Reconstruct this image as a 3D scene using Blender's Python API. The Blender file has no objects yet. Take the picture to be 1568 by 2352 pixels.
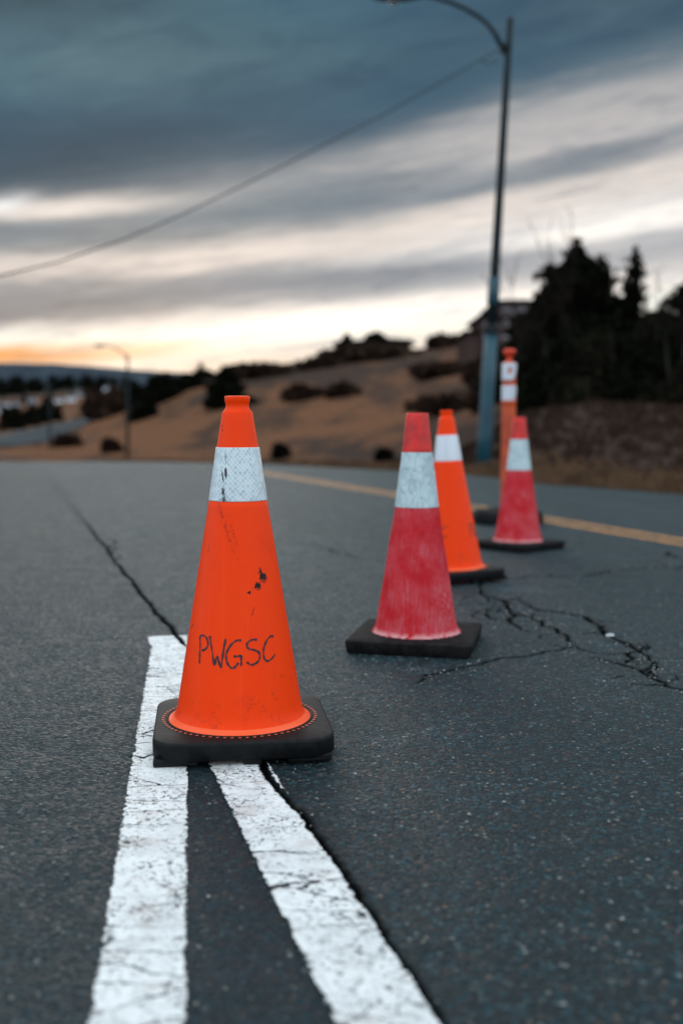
import bpy, math, random
import numpy as np
from mathutils import Vector, Matrix, noise as mnoise

rng = np.random.default_rng(7)
random.seed(7)
sc = bpy.context.scene
COL = sc.collection
R = math.radians

# ------------------------------------------------------------------ camera
H = 0.655            # lens height above the road
FPX = 2450.0         # focal length in units of a 1568 x 2352 frame
PITCH = math.atan(205.0 / FPX)
cd = bpy.data.cameras.new('camera')
cam = bpy.data.objects.new('camera', cd)
COL.objects.link(cam)
cam.location = (0, 0, H)
cam.rotation_euler = (R(90) - PITCH, 0, 0)
cd.sensor_fit = 'VERTICAL'
cd.sensor_height = 36
cd.sensor_width = 24
cd.lens = FPX / 2352 * 36
cd.clip_start = 0.05
cd.clip_end = 20000
cd.dof.use_dof = True
cd.dof.focus_distance = 2.19
cd.dof.aperture_fstop = 2.0
sc.camera = cam

CP, SP = math.cos(PITCH), math.sin(PITCH)
def ray(px, py):
    a = (px - 784) / FPX; b = -(py - 1176) / FPX
    # camera right = X, up = (0, SP, CP), forward = (0, CP, -SP)
    return Vector((a, CP + b * SP, -SP + b * CP))
def gp(px, py, z=0.0):
    d = ray(px, py); t = (z - H) / d.z
    return Vector((d.x * t, d.y * t, z))
def dp(px, py, Y):
    d = ray(px, py); t = Y / d.y
    return Vector((d.x * t, Y, H + d.z * t))

# ------------------------------------------------------------------ node helper
class X:
    """a socket with arithmetic"""
    nt = None
    def __init__(s, sock): s.s = sock
    @staticmethod
    def m(op, *a, clamp=False):
        n = X.nt.nodes.new('ShaderNodeMath'); n.operation = op; n.use_clamp = clamp
        for i, v in enumerate(a):
            if isinstance(v, X): X.nt.links.new(v.s, n.inputs[i])
            else: n.inputs[i].default_value = v
        return X(n.outputs[0])
    def __add__(s, o): return X.m('ADD', s, o)
    def __radd__(s, o): return X.m('ADD', o, s)
    def __sub__(s, o): return X.m('SUBTRACT', s, o)
    def __rsub__(s, o): return X.m('SUBTRACT', o, s)
    def __mul__(s, o): return X.m('MULTIPLY', s, o)
    def __rmul__(s, o): return X.m('MULTIPLY', o, s)
    def __truediv__(s, o): return X.m('DIVIDE', s, o)
    def __rtruediv__(s, o): return X.m('DIVIDE', o, s)
def mx(op, *a): return X.m(op, *a)
def clamp01(a): return X.m('ADD', a, 0.0, clamp=True)
def gauss(a): return X.m('EXPONENT', (a * a) * -1.0)
def sstep(a, lo, hi, o0=0.0, o1=1.0):
    n = X.nt.nodes.new('ShaderNodeMapRange'); n.interpolation_type = 'SMOOTHSTEP'
    X.nt.links.new(a.s, n.inputs[0])
    for i, v in enumerate((lo, hi, o0, o1)): n.inputs[i + 1].default_value = v
    return X(n.outputs[0])
def comb(x, y, z):
    n = X.nt.nodes.new('ShaderNodeCombineXYZ')
    for i, v in enumerate((x, y, z)):
        if isinstance(v, X): X.nt.links.new(v.s, n.inputs[i])
        else: n.inputs[i].default_value = v
    return X(n.outputs[0])
def sep(v):
    n = X.nt.nodes.new('ShaderNodeSeparateXYZ'); X.nt.links.new(v.s, n.inputs[0])
    return [X(o) for o in n.outputs]
def objco():
    n = X.nt.nodes.new('ShaderNodeTexCoord'); return X(n.outputs['Object'])
def vmap(v, scale=(1, 1, 1), rot=(0, 0, 0), loc=(0, 0, 0)):
    n = X.nt.nodes.new('ShaderNodeMapping'); X.nt.links.new(v.s, n.inputs[0])
    n.inputs[1].default_value = loc; n.inputs[2].default_value = rot; n.inputs[3].default_value = scale
    return X(n.outputs[0])
def noise(v, scale, detail=3, rough=0.5, dist=0.0, color=False):
    n = X.nt.nodes.new('ShaderNodeTexNoise'); X.nt.links.new(v.s, n.inputs['Vector'])
    n.inputs['Scale'].default_value = scale; n.inputs['Detail'].default_value = detail
    n.inputs['Roughness'].default_value = rough; n.inputs['Distortion'].default_value = dist
    return X(n.outputs['Color' if color else 'Fac'])
def voro(v, scale, feature='F1', out='Distance', rnd=1.0):
    n = X.nt.nodes.new('ShaderNodeTexVoronoi'); n.feature = feature
    X.nt.links.new(v.s, n.inputs['Vector']); n.inputs['Scale'].default_value = scale
    n.inputs['Randomness'].default_value = rnd
    return X(n.outputs[out])
def attr(name, out='Fac'):
    n = X.nt.nodes.new('ShaderNodeAttribute'); n.attribute_name = name; return X(n.outputs[out])
def lin(h):
    if not isinstance(h, str): return (*h[:3], 1.0)
    h = h.lstrip('#'); o = []
    for i in (0, 2, 4):
        c = int(h[i:i + 2], 16) / 255
        o.append(c / 12.92 if c <= 0.04045 else ((c + 0.055) / 1.055) ** 2.4)
    return (*o, 1.0)
def mix(a, b, f, mode='MIX'):
    n = X.nt.nodes.new('ShaderNodeMix'); n.data_type = 'RGBA'; n.blend_type = mode
    for i, v in ((0, f), (6, a), (7, b)):
        if isinstance(v, X): X.nt.links.new(v.s, n.inputs[i])
        elif i == 0: n.inputs[0].default_value = v
        else: n.inputs[i].default_value = lin(v)
    return X(n.outputs[2])
def ramp(f, stops, interp='LINEAR'):
    n = X.nt.nodes.new('ShaderNodeValToRGB'); X.nt.links.new(f.s, n.inputs[0])
    cr = n.color_ramp; cr.interpolation = interp
    while len(cr.elements) < len(stops): cr.elements.new(0.5)
    for e, (p, c) in zip(cr.elements, stops): e.position = p; e.color = lin(c)
    return X(n.outputs[0])
def bump(h, strength=0.5, dist=0.01):
    n = X.nt.nodes.new('ShaderNodeBump'); X.nt.links.new(h.s, n.inputs['Height'])
    n.inputs['Strength'].default_value = strength; n.inputs['Distance'].default_value = dist
    return X(n.outputs[0])
def material(name, fn=None, color=None, rough=0.6, spec=0.5, metal=0.0):
    m = bpy.data.materials.new(name); m.use_nodes = True
    nt = m.node_tree; b = nt.nodes['Principled BSDF']; X.nt = nt
    b.inputs['Roughness'].default_value = rough
    b.inputs['Specular IOR Level'].default_value = spec
    b.inputs['Metallic'].default_value = metal
    if color is not None: b.inputs['Base Color'].default_value = lin(color)
    if fn:
        d = fn()
        for k, v in d.items():
            if isinstance(v, X): nt.links.new(v.s, b.inputs[k])
            else: b.inputs[k].default_value = v
    return m

# ------------------------------------------------------------------ mesh helper
def mesh_np(name, verts, quads, mat=None, parent=None, smooth=True, tris=None):
    verts = np.asarray(verts, dtype=np.float32)
    me = bpy.data.meshes.new(name)
    me.vertices.add(len(verts)); me.vertices.foreach_set('co', verts.ravel())
    nq = 0 if quads is None else len(quads); nt = 0 if tris is None else len(tris)
    idx = []; tot = []
    if nq: idx.append(np.asarray(quads, dtype=np.int32).ravel()); tot.append(np.full(nq, 4, np.int32))
    if nt: idx.append(np.asarray(tris, dtype=np.int32).ravel()); tot.append(np.full(nt, 3, np.int32))
    idx = np.concatenate(idx); tot = np.concatenate(tot)
    me.loops.add(len(idx)); me.loops.foreach_set('vertex_index', idx)
    me.polygons.add(len(tot))
    st = np.zeros(len(tot), np.int32); st[1:] = np.cumsum(tot)[:-1]
    me.polygons.foreach_set('loop_start', st); me.polygons.foreach_set('loop_total', tot)
    me.polygons.foreach_set('use_smooth', np.full(len(tot), smooth))
    me.update(calc_edges=True); me.validate()
    if mat: me.materials.append(mat)
    o = bpy.data.objects.new(name, me); COL.objects.link(o)
    if parent: o.parent = parent
    return o

class MB:
    """collects geometry for one mesh"""
    def __init__(s): s.v = []; s.f = []
    def add(s, vs, fs):
        n = len(s.v); s.v += [tuple(v) for v in vs]; s.f += [tuple(i + n for i in f) for f in fs]
    def box(s, c, d, rz=0.0):
        x, y, z = (k / 2 for k in d); M = Matrix.Rotation(rz, 3, 'Z')
        vs = [Vector(c) + M @ Vector((a * x, b * y, e * z)) for a in (-1, 1) for b in (-1, 1) for e in (-1, 1)]
        s.add(vs, [(0, 1, 3, 2), (4, 6, 7, 5), (0, 4, 5, 1), (2, 3, 7, 6), (0, 2, 6, 4), (1, 5, 7, 3)])
    def tube(s, pts, rad, n=10, cap=True):
        pts = [Vector(p) for p in pts]; rings = []
        for i, p in enumerate(pts):
            t = (pts[min(i + 1, len(pts) - 1)] - pts[max(i - 1, 0)]).normalized()
            up = Vector((0, 0, 1)) if abs(t.z) < 0.9 else Vector((1, 0, 0))
            a = t.cross(up).normalized(); b = t.cross(a).normalized()
            r = rad[i] if hasattr(rad, '__len__') else rad
            rings.append([p + (a * math.cos(k * 2 * math.pi / n) + b * math.sin(k * 2 * math.pi / n)) * r for k in range(n)])
        vs = [v for ring in rings for v in ring]; fs = []
        for i in range(len(pts) - 1):
            for k in range(n):
                k2 = (k + 1) % n
                fs.append((i * n + k, i * n + k2, (i + 1) * n + k2, (i + 1) * n + k))
        if cap: fs += [tuple(range(n - 1, -1, -1)), tuple((len(pts) - 1) * n + k for k in range(n))]
        s.add(vs, fs)
    def lathe(s, prof, n=96, wob=None):
        vs = []; fs = []
        for i, (r, z) in enumerate(prof):
            for k in range(n):
                a = k * 2 * math.pi / n
                rr = r if wob is None else r + wob(a, z, r)
                vs.append((rr * math.sin(a), -rr * math.cos(a), z))
        for i in range(len(prof) - 1):
            for k in range(n):
                k2 = (k + 1) % n
                fs.append((i * n + k, i * n + k2, (i + 1) * n + k2, (i + 1) * n + k))
        s.add(vs, fs)
    def build(s, name, mat=None, parent=None, smooth=False, bevel=0.0, seg=2):
        me = bpy.data.meshes.new(name); me.from_pydata(s.v, [], s.f); me.update()
        if smooth: me.polygons.foreach_set('use_smooth', [True] * len(me.polygons))
        if mat: me.materials.append(mat)
        o = bpy.data.objects.new(name, me); COL.objects.link(o)
        if parent: o.parent = parent
        if bevel:
            b = o.modifiers.new('bevel', 'BEVEL'); b.width = bevel; b.segments = seg; b.limit_method = 'ANGLE'
        return o
def empty(name, loc, rot=(0, 0, 0)):
    o = bpy.data.objects.new(name, None); COL.objects.link(o); o.location = loc; o.rotation_euler = rot
    o.empty_display_size = 0.1
    return o
def tag(o, label=None, cat=None, group=None, kind=None):
    if label: o['label'] = label
    if cat: o['category'] = cat
    if group: o['group'] = group
    if kind: o['kind'] = kind
    return o
def setattr_np(o, name, arr):
    a = o.data.attributes.new(name, 'FLOAT', 'POINT'); a.data.foreach_set('value', np.asarray(arr, np.float32))

# ------------------------------------------------------------------ shape of the land
RE_Y = [-60, 0, 9.8, 11.3, 13.7, 15.0, 16.9, 20, 26, 45]
RE_X = [27, 6.55, 3.13, 2.20, 1.55, 0.40, -1.20, -4.6, -12, -40]
def road_edge(y): return np.interp(y, RE_Y, RE_X)
def road_z(y):
    t = np.clip(np.asarray(y, float) - 16, 0, 6.7)
    return -0.00445 * t * t - 0.0596 * np.clip(np.asarray(y, float) - 22.7, 0, None)

# columns of the land: azimuth column (frame units) -> (distance, apparent height in frame units)
PROF = {
 -9000: [(20,1064),(60,1050),(120,1020),(400,990),(3000,970)],
 -1500: [(20,1064),(35,1078),(60,1048),(120,1012),(180,995),(300,980),(500,955),(800,915),(1500,885)],
 0:   [(20,1064),(35,1078),(60,1052),(75,1041),(120,1008),(180,992),(300,980),(500,955),(800,915),(1500,885)],
 100: [(20,1064),(40,1085),(58,1068),(70,1050),(100,1022),(130,997),(180,982),(300,968),(500,940),(800,905),(1500,885)],
 200: [(20,1064),(40,1085),(60,1068),(75,1040),(110,1000),(150,976),(200,968),(300,955),(500,930),(800,900),(1500,885)],
 300: [(20,1064),(40,1085),(60,1068),(75,1036),(110,985),(150,940),(200,942),(400,930),(800,900),(1500,885)],
 370: [(20,1064),(40,1083),(58,1067),(76,1030),(110,970),(150,915),(200,905),(400,930),(3000,940)],
 450: [(20,1065),(38,1080),(55,1066),(80,1015),(110,945),(150,885),(190,866),(260,900),(3000,930)],
 600: [(19,1067),(32,1078),(45,1065),(70,1000),(110,915),(150,868),(190,842),(260,862),(3000,930)],
 780: [(17,1074),(24,1079),(34,1066),(60,990),(90,915),(130,862),(180,818),(260,840),(3000,930)],
 900: [(15.2,1081),(20,1080),(30,1055),(60,960),(90,895),(140,835),(190,808),(260,830),(3000,930)],
 1070:[(14.2,1086),(17,1072),(28,1015),(50,935),(80,875),(130,805),(180,790),(250,810),(3000,930)],
 1200:[(12.0,1106),(14,1060),(18,1000),(26,930),(60,880),(120,800),(250,790),(3000,930)],
 1350:[(11.0,1117),(13,1060),(17,985),(23,920),(30,905),(60,870),(150,800),(3000,930)],
 1568:[(10.0,1132),(12,1070),(16,990),(22,933),(30,915),(60,870),(150,800),(3000,930)],
 2400:[(7.6,1180),(9.5,1090),(13,1000),(20,940),(60,880),(150,800),(3000,930)],
 4500:[(6.8,1200),(9,1090),(13,1000),(20,940),(60,880),(150,800),(3000,930)],
 9000:[(6.8,1200),(9,1090),(13,1000),(20,940),(60,880),(150,800),(3000,930)],
}
KEYS = sorted(PROF)
ANG = [math.atan((k - 784) / FPX) for k in KEYS]
def prof_z(dist):
    out = []
    for k in KEYS:
        ds = [0.1] + [p[0] for p in PROF[k]]; 
        zs = [H - (p[1] - 971) * p[0] / FPX for p in PROF[k]]; zs = [zs[0]] + zs
        out.append(np.interp(dist, ds, zs))
    return np.array(out)       # keys x dist
def vnoise(x, y, seed=0, n=14):
    r = np.random.default_rng(seed); o = 0
    for i in range(n):
        f = 2 ** r.uniform(0, 3.2); a = r.uniform(0, 2 * math.pi); p = r.uniform(0, 6.28)
        o = o + np.sin((x * math.cos(a) + y * math.sin(a)) * f + p) / f ** 0.8
    return o / 3
NA, ND = 720, 420
ang = np.concatenate([np.linspace(-math.pi, -0.75, 60)[:-1], np.linspace(-0.75, 0.75, NA), np.linspace(0.75, math.pi, 60)[1:]])
dst = np.geomspace(1.5, 3200, ND)
Z0 = prof_z(dst)                                    # K x ND
def smooth_cols(Z):
    K = np.empty((len(ang), ND))
    for j in range(ND): K[:, j] = np.interp(ang, ANG, Z[:, j])
    k = np.ones(9) / 9
    for j in range(ND): K[:, j] = np.convolve(np.pad(K[:, j], 4, mode='edge'), k, mode='valid')
    return K
ZT = smooth_cols(Z0)
AA, DD = np.meshgrid(ang, dst, indexing='ij')
# the distances are depths along the view axis inside the frame
cosA = np.cos(np.clip(AA, -0.75, 0.75)); RR = DD / cosA
GX = RR * np.sin(AA); GY = RR * np.cos(AA)
amp = np.clip((DD - 10) / 60, 0, 1) * 0.30 + 0.03
ZT = ZT + vnoise(GX * 0.35, GY * 0.35, 3) * amp * 0.25 + vnoise(GX * 2.2, GY * 2.2, 5) * 0.035 * np.clip((DD - 9) / 6, 0, 1)
inside = (GX < road_edge(GY) + 0.25) & (GY < 46) & (GX > -62)
ZT = np.where(inside, np.minimum(ZT, road_z(GY) - 0.05), ZT)
behind = (np.abs(AA) > 1.2)
ZT = np.where(behind & (DD < 300), np.minimum(ZT, -0.05), ZT)
def land_z(x, y):
    a = math.atan2(x, y); d = math.hypot(x, y) * math.cos(max(-0.75, min(0.75, a)))
    i = int(np.clip(np.searchsorted(ang, a), 1, len(ang) - 1)); j = int(np.clip(np.searchsorted(dst, d), 1, ND - 1))
    fi = (a - ang[i - 1]) / (ang[i] - ang[i - 1]); fj = (d - dst[j - 1]) / (dst[j] - dst[j - 1])
    fi = min(max(fi, 0), 1); fj = min(max(fj, 0), 1)
    return float((ZT[i - 1, j - 1] * (1 - fi) + ZT[i, j - 1] * fi) * (1 - fj) + (ZT[i - 1, j] * (1 - fi) + ZT[i, j] * fi) * fj)
def at(px, d):
    """a point on the land at frame column px and depth d"""
    x = (px - 784) / FPX * d
    return Vector((x, d, land_z(x, d)))

# ------------------------------------------------------------------ materials
def m_land():
    co = objco(); x, y, z = sep(co)
    cs = vmap(co, (1.0, 0.22, 1.6)); n1 = noise(cs, 0.07, 5, 0.6, 0.3); n2 = noise(cs, 0.42, 5, 0.65); n3 = noise(co, 3.0, 4, 0.7); n4 = noise(co, 28, 3, 0.6)
    tan_ = ramp(n3 * 0.5 + n4 * 0.5, [(0.30, (0.060, 0.027, 0.014)), (0.50, (0.155, 0.070, 0.037)), (0.70, (0.30, 0.142, 0.075))])
    brn = ramp(n3 * 0.4 + n4 * 0.6, [(0.30, (0.030, 0.020, 0.016)), (0.55, (0.058, 0.038, 0.030)), (0.75, (0.098, 0.065, 0.050))])
    n5 = noise(cs, 0.17, 5, 0.62, 0.4)
    scrub = sstep(n1 * 0.35 + n5 * 0.45 + n2 * 0.2, 0.472, 0.560)
    crest = sstep(y, 108.0, 135.0) * sstep(x, -30.0, -8.0) * sstep(n5, 0.30, 0.48)
    # the road-side bank on the right is bare brown earth and scrub
    foot = sstep(y, 22.0, 60.0, 1.0, 0.0) * sstep(x, -6.0, 0.0) * sstep(n2, 0.35, 0.5)
    bank = sstep(y * -1.0 + x * 1.0, -34.0, -12.0) * sstep(n2 * 0.6 + n4 * 0.4, 0.25, 0.55, 0.75, 1.0)
    c = mix(tan_, brn, clamp01(scrub * 0.85 + bank * 0.95 + foot * 0.9 + crest * 0.85))
    far = sstep(y, 600.0, 900.0)
    wood = ramp(noise(co, 0.02, 5, 0.7), [(0.3, (0.010, 0.013, 0.013)), (0.6, (0.025, 0.028, 0.025)), (0.8, (0.07, 0.055, 0.04))])
    c = mix(c, wood, far)
    return {'Base Color': c, 'Roughness': 1.0, 'Specular IOR Level': 0.02, 'Normal': bump(n3 * 0.6 + n4 * 0.4, 0.7, 0.12)}
M_land = material('dry grass and scrub', m_land)

def asphalt_nodes():
    co = objco()
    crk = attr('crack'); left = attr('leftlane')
    wv = noise(co, 60, 3, 0.6)
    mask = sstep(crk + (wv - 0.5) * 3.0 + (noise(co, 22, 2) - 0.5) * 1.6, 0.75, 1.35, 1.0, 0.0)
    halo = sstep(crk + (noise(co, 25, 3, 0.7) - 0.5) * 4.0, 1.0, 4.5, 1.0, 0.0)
    v1 = voro(co, 130, 'F1', 'Color'); r, g, b = sep(v1)
    v2 = voro(co, 260, 'F1', 'Color'); r2, g2, b2 = sep(v2)
    big = voro(co, 92, 'F1', 'Color'); r3, g3, b3 = sep(big)
    patch = noise(co, 1.3, 5, 0.6); patch2 = noise(co, 9, 4, 0.6)
    base = mix((0.002, 0.006, 0.008), (0.014, 0.027, 0.032), sstep(patch * 0.5 + patch2 * 0.5, 0.36, 0.64))
    warm = mix(base, (0.026, 0.023, 0.021), sstep(noise(co, 2.1, 3, 0.6), 0.50, 0.72) * 0.45)
    stone = ramp(r * 0.7 + r2 * 0.3, [(0.0, (0.002, 0.004, 0.005)), (0.42, (0.003, 0.006, 0.008)), (0.68, (0.012, 0.024, 0.029)), (0.85, (0.066, 0.100, 0.110)), (1.0, (0.30, 0.33, 0.32))])
    c = mix(warm, stone, 0.70)
    c = mix(c, (0.002, 0.003, 0.004), sstep(noise(co, 48, 3, 0.7), 0.56, 0.68) * 0.6)
    hue = mix((0.025, 0.10, 0.13), (0.15, 0.085, 0.055), sstep(g, 0.62, 0.72))
    c = mix(c, hue, sstep(b, 0.86, 0.90) * 0.45)
    chip = sstep(r3, 0.915, 0.93) * sstep(voro(co, 92), 0.24, 0.40, 1.0, 0.0)
    c = mix(c, mix((0.50, 0.50, 0.47), (0.40, 0.26, 0.16), sstep(g3, 0.6, 0.7)), chip * 0.5)
    track = noise(vmap(co, (1.6, 0.35, 1.0), (0, 0, R(-18))), 0.8, 3, 0.5)
    c = mix(c, (0.55, 0.60, 0.62), sstep(track, 0.42, 0.60, 1.0, 0.0) * 0.55, 'MULTIPLY')
    stain = sstep(noise(co, 3.3, 4, 0.65), 0.60, 0.70)
    c = mix(c, (0.50, 0.48, 0.46), stain * 0.6, 'MULTIPLY')
    c = mix(c, (1.8, 1.9, 1.9), sstep(noise(vmap(co, (1, 1, 1), (0, 0, 0), (7, 3, 0)), 2.4, 4, 0.65), 0.56, 0.70) * 0.7, 'MULTIPLY')
    c = mix(c, (0.007, 0.011, 0.014), left * 0.45)
    c = mix(c, (0.010, 0.009, 0.008), halo * 0.6)  # soft recess shade beside the cracks, painted into the asphalt colour
    c = mix(c, (0.004, 0.004, 0.004), mask * 0.92)  # shade of the crack depth painted near black, together with dark dirt
    h = voro(co, 130) * -0.9 + voro(co, 260) * -0.5 + r * 0.5 + noise(co, 500, 2) * 0.3 + patch2 * 0.5 + noise(co, 48, 3, 0.7) * 1.5
    rg = mix((0.50, 0.50, 0.50), (0.78, 0.78, 0.78), sstep(patch2 * 0.5 + r * 0.5, 0.3, 0.7))
    return c, h, rg
def m_road():
    c, h, rg = asphalt_nodes()
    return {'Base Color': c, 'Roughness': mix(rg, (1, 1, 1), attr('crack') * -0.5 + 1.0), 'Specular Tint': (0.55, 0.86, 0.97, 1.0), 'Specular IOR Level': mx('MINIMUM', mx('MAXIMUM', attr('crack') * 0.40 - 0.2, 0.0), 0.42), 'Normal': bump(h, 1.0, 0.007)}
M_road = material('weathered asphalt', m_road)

def marking(name, c0, c1, chip_lo, chip_hi, aniso):
    def fn():
        co = objco(); x, y, z = sep(co)
        crk = attr('crack'); edge = attr('edge')
        w = noise(co, 14, 4, 0.6, 0.0, True)
        cw = mix(co, w, 0.035)
        cells = voro(vmap(cw, aniso), 13, 'DISTANCE_TO_EDGE')
        fine = voro(vmap(cw, (0.8, 1.2, 1)), 34, 'DISTANCE_TO_EDGE')
        lines = sstep(cells + (noise(co, 55, 3) - 0.5) * 0.05, 0.004, 0.028, 1.0, 0.0) * sstep(noise(co, 4.5, 3), 0.42, 0.58)
        lines2 = sstep(fine, 0.008, 0.045, 1.0, 0.0) * sstep(noise(co, 7, 3), 0.54, 0.66) * 0.7
        pits = sstep(noise(co, 120, 4, 0.75), chip_lo, chip_hi) * sstep(noise(co, 11, 4, 0.7), 0.36, 0.62, 0.10, 1.0)
        wear = sstep(edge + (noise(co, 75, 4, 0.75) * 0.6 + noise(co, 19, 4, 0.7) * 0.4 - 0.5) * 0.046, 0.000, 0.004, 1.0, 0.0)
        seam = sstep(crk + (noise(co, 60, 3) - 0.5) * 1.4, 0.8, 1.3, 1.0, 0.0)
        hole = clamp01(lines + lines2 + pits + wear * 1.2 + seam)
        dirt = sstep(noise(co, 30, 4, 0.7) * 0.6 + noise(co, 6, 3) * 0.4, 0.40, 0.66)
        c = mix(c0, c1, dirt * 0.55)
        c = mix(c, (0.42, 0.34, 0.29), sstep(noise(co, 14, 3), 0.54, 0.72) * 0.38)
        h = noise(co, 160, 3, 0.6) * 0.6 + cells * 2.0
        return {'Base Color': c, 'Roughness': 0.62, 'Specular IOR Level': 0.35, 'Alpha': mx('SUBTRACT', 1.0, hole),
                'Normal': bump(h - lines * 0.5, 0.8, 0.0025)}
    return material(name, fn)
M_white = marking('worn white road paint', (0.80, 0.80, 0.79), (0.46, 0.46, 0.46), 0.535, 0.60, (0.45, 1.3, 1.0))
M_yellow = marking('faded yellow road paint', (0.60, 0.27, 0.085), (0.20, 0.12, 0.07), 0.46, 0.58, (1, 1, 1))

def arc_coords():
    co = objco(); x, y, z = sep(co)
    r = mx('SQRT', x * x + y * y)
    a = mx('ARCTAN2', x, y * -1.0)
    return co, a * r, z, a, r
def mark(arc, z, a0, z0, wa, wz, rot=0.0):
    """elliptical soft patch value, 1 in the middle"""
    da = arc - a0; dz = z - z0
    c, s = math.cos(rot), math.sin(rot)
    u = (da * c + dz * s) / wa; v = (da * -s + dz * c) / wz
    return gauss(mx('SQRT', u * u + v * v))
ORANGE = (1.0, 0.052, 0.0)
def m_orange(marked):
    def fn():
        co, arc, z, a, r = arc_coords()
        streak = noise(comb(arc * 60.0, 0.0, z * 3.0), 1.0, 4, 0.6)
        cloud = noise(co, 14, 5, 0.65)
        c = mix(ORANGE, (1.0, 0.044, 0.0), sstep(streak, 0.40, 0.70) * 0.6)
        c = mix(c, (0.88, 0.040, 0.004), sstep(cloud, 0.50, 0.72) * 0.40)
        c = mix(c, (1.0, 0.085, 0.012), sstep(noise(comb(arc * 120.0, 0.0, z * 2.0), 1.0, 2), 0.60, 0.75) * 0.35)
        grime = sstep(noise(co, 38, 5, 0.75) + sstep(z, 0.05, 0.30, 0.07, 0.0), 0.60, 0.80)
        c = mix(c, (0.30, 0.035, 0.012), grime * 0.5)
        specks = sstep(noise(co, 230, 3, 0.7), 0.735, 0.765)
        c = mix(c, (0.05, 0.012, 0.008), specks * 0.75)
        scr = sstep(mx('ABSOLUTE', noise(vmap(co, (3, 3, 1.0), (0.3, 0.5, 0.2)), 9, 4, 0.6, 1.0) - 0.5), 0.0, 0.006, 1.0, 0.0) * sstep(noise(co, 9, 3), 0.55, 0.68)
        c = mix(c, (0.20, 0.03, 0.012), scr * 0.45)
        if marked:
            nz = noise(co, 150, 4, 0.75) - 0.5; nf = noise(co, 420, 3, 0.7) - 0.5
            blk = None; nr = noise(co, 330, 4, 0.8) - 0.5
            for (aa, zz, wa, wz, ro) in marked:
                k = sstep(mark(arc, z, aa, zz, wa, wz, ro) + nz * 1.3 + nr * 1.9, 0.60, 0.70)
                blk = k if blk is None else mx('MAXIMUM', blk, k)
            c = mix(c, (0.012, 0.010, 0.010), blk)
            sm = mark(arc, z, -0.020, 0.448, 0.0045, 0.055, 0.38) + mark(arc, z, -0.0025, 0.432, 0.003, 0.02, 0.25)
            c = mix(c, (0.25, 0.015, 0.010), clamp01(sm * sstep(nz, -0.12, 0.15)) * 0.75)
        return {'Base Color': c, 'Roughness': 0.36, 'Specular IOR Level': 0.14,
                'Normal': bump(cloud * 0.5 + streak * 0.3, 0.12, 0.003)}
    return fn
C1M = [(0.058, 0.347, 0.0125, 0.017, 0.5), (0.047, 0.331, 0.0100, 0.011, 0.8), (0.055, 0.352, 0.004, 0.020, 0.3), (0.029, 0.319, 0.0050, 0.005, 0.0),
       (-0.0315, 0.636, 0.0022, 0.0035, 0.0), (-0.033, 0.645, 0.0012, 0.006, 0.1),
       (-0.062, 0.40, 0.0012, 0.012, -0.1), (-0.112, 0.245, 0.0012, 0.016, -0.9), (0.037, 0.282, 0.0010, 0.016, -0.3)]
M_orange1 = material('scuffed orange plastic', m_orange(C1M))
M_orange3 = material('clean orange plastic', m_orange([]))
def m_refl():
    co, arc, z, a, r = arc_coords()
    u = a * (34 / (2 * math.pi)); v = z * 190.0
    d1 = mx('ABSOLUTE', mx('FRACT', u + v * 0.5 + 50.0) - 0.5); d2 = mx('ABSOLUTE', mx('FRACT', u - v * 0.5 + 50.0) - 0.5)
    line = clamp01(sstep(d1, 0.37, 0.47) + sstep(d2, 0.37, 0.47))
    cellr = noise(comb(mx('FLOOR', u + v * 0.5), mx('FLOOR', u - v * 0.5), 0.0), 1.7, 0)
    cell = mix((0.40, 0.50, 0.55), (0.62, 0.70, 0.74), sstep(cellr, 0.3, 0.7))
    c = mix(cell, (0.80, 0.83, 0.86), line * 0.8)
    c = mix(c, (0.60, 0.62, 0.60), sstep(noise(co, 30, 4), 0.5, 0.75) * 0.25)
    nz = noise(co, 170, 4, 0.8) - 0.5; nf = noise(co, 500, 3, 0.7) - 0.5
    blk = sstep(mark(arc, z, -0.020, 0.553, 0.0038, 0.013, 0.08) + nz * 0.5, 0.50, 0.56)
    for (aa, zz, wa, wz, ro) in [(-0.021, 0.583, 0.0013, 0.020, 0.02), (-0.027, 0.545, 0.003, 0.022, 0.2), (-0.0255, 0.515, 0.006, 0.016, 0.15),
                                 (-0.024, 0.500, 0.009, 0.008, 0.0), (-0.020, 0.494, 0.014, 0.002, 0.0)]:
        k = sstep(mark(arc, z, aa, zz, wa, wz, ro) + nz * 1.9 + nf * 1.5, 0.66, 0.74)
        blk = mx('MAXIMUM', blk, k)
    c = mix(c, (0.014, 0.011, 0.011), blk)
    return {'Base Color': c, 'Roughness': 0.30, 'Specular IOR Level': 0.5, 'Normal': bump(line, 0.25, 0.001)}
M_refl = material('prismatic reflective sheeting', m_refl)
def m_refl3():
    co, arc, z, a, r = arc_coords()
    c = mix((0.70, 0.73, 0.80), (0.60, 0.64, 0.70), sstep(noise(comb(arc * 80.0, 0.0, z * 3.0), 1.0, 3), 0.4, 0.6))
    return {'Base Color': c, 'Roughness': 0.35}
M_refl3 = material('clean reflective sheeting', m_refl3)
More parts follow.
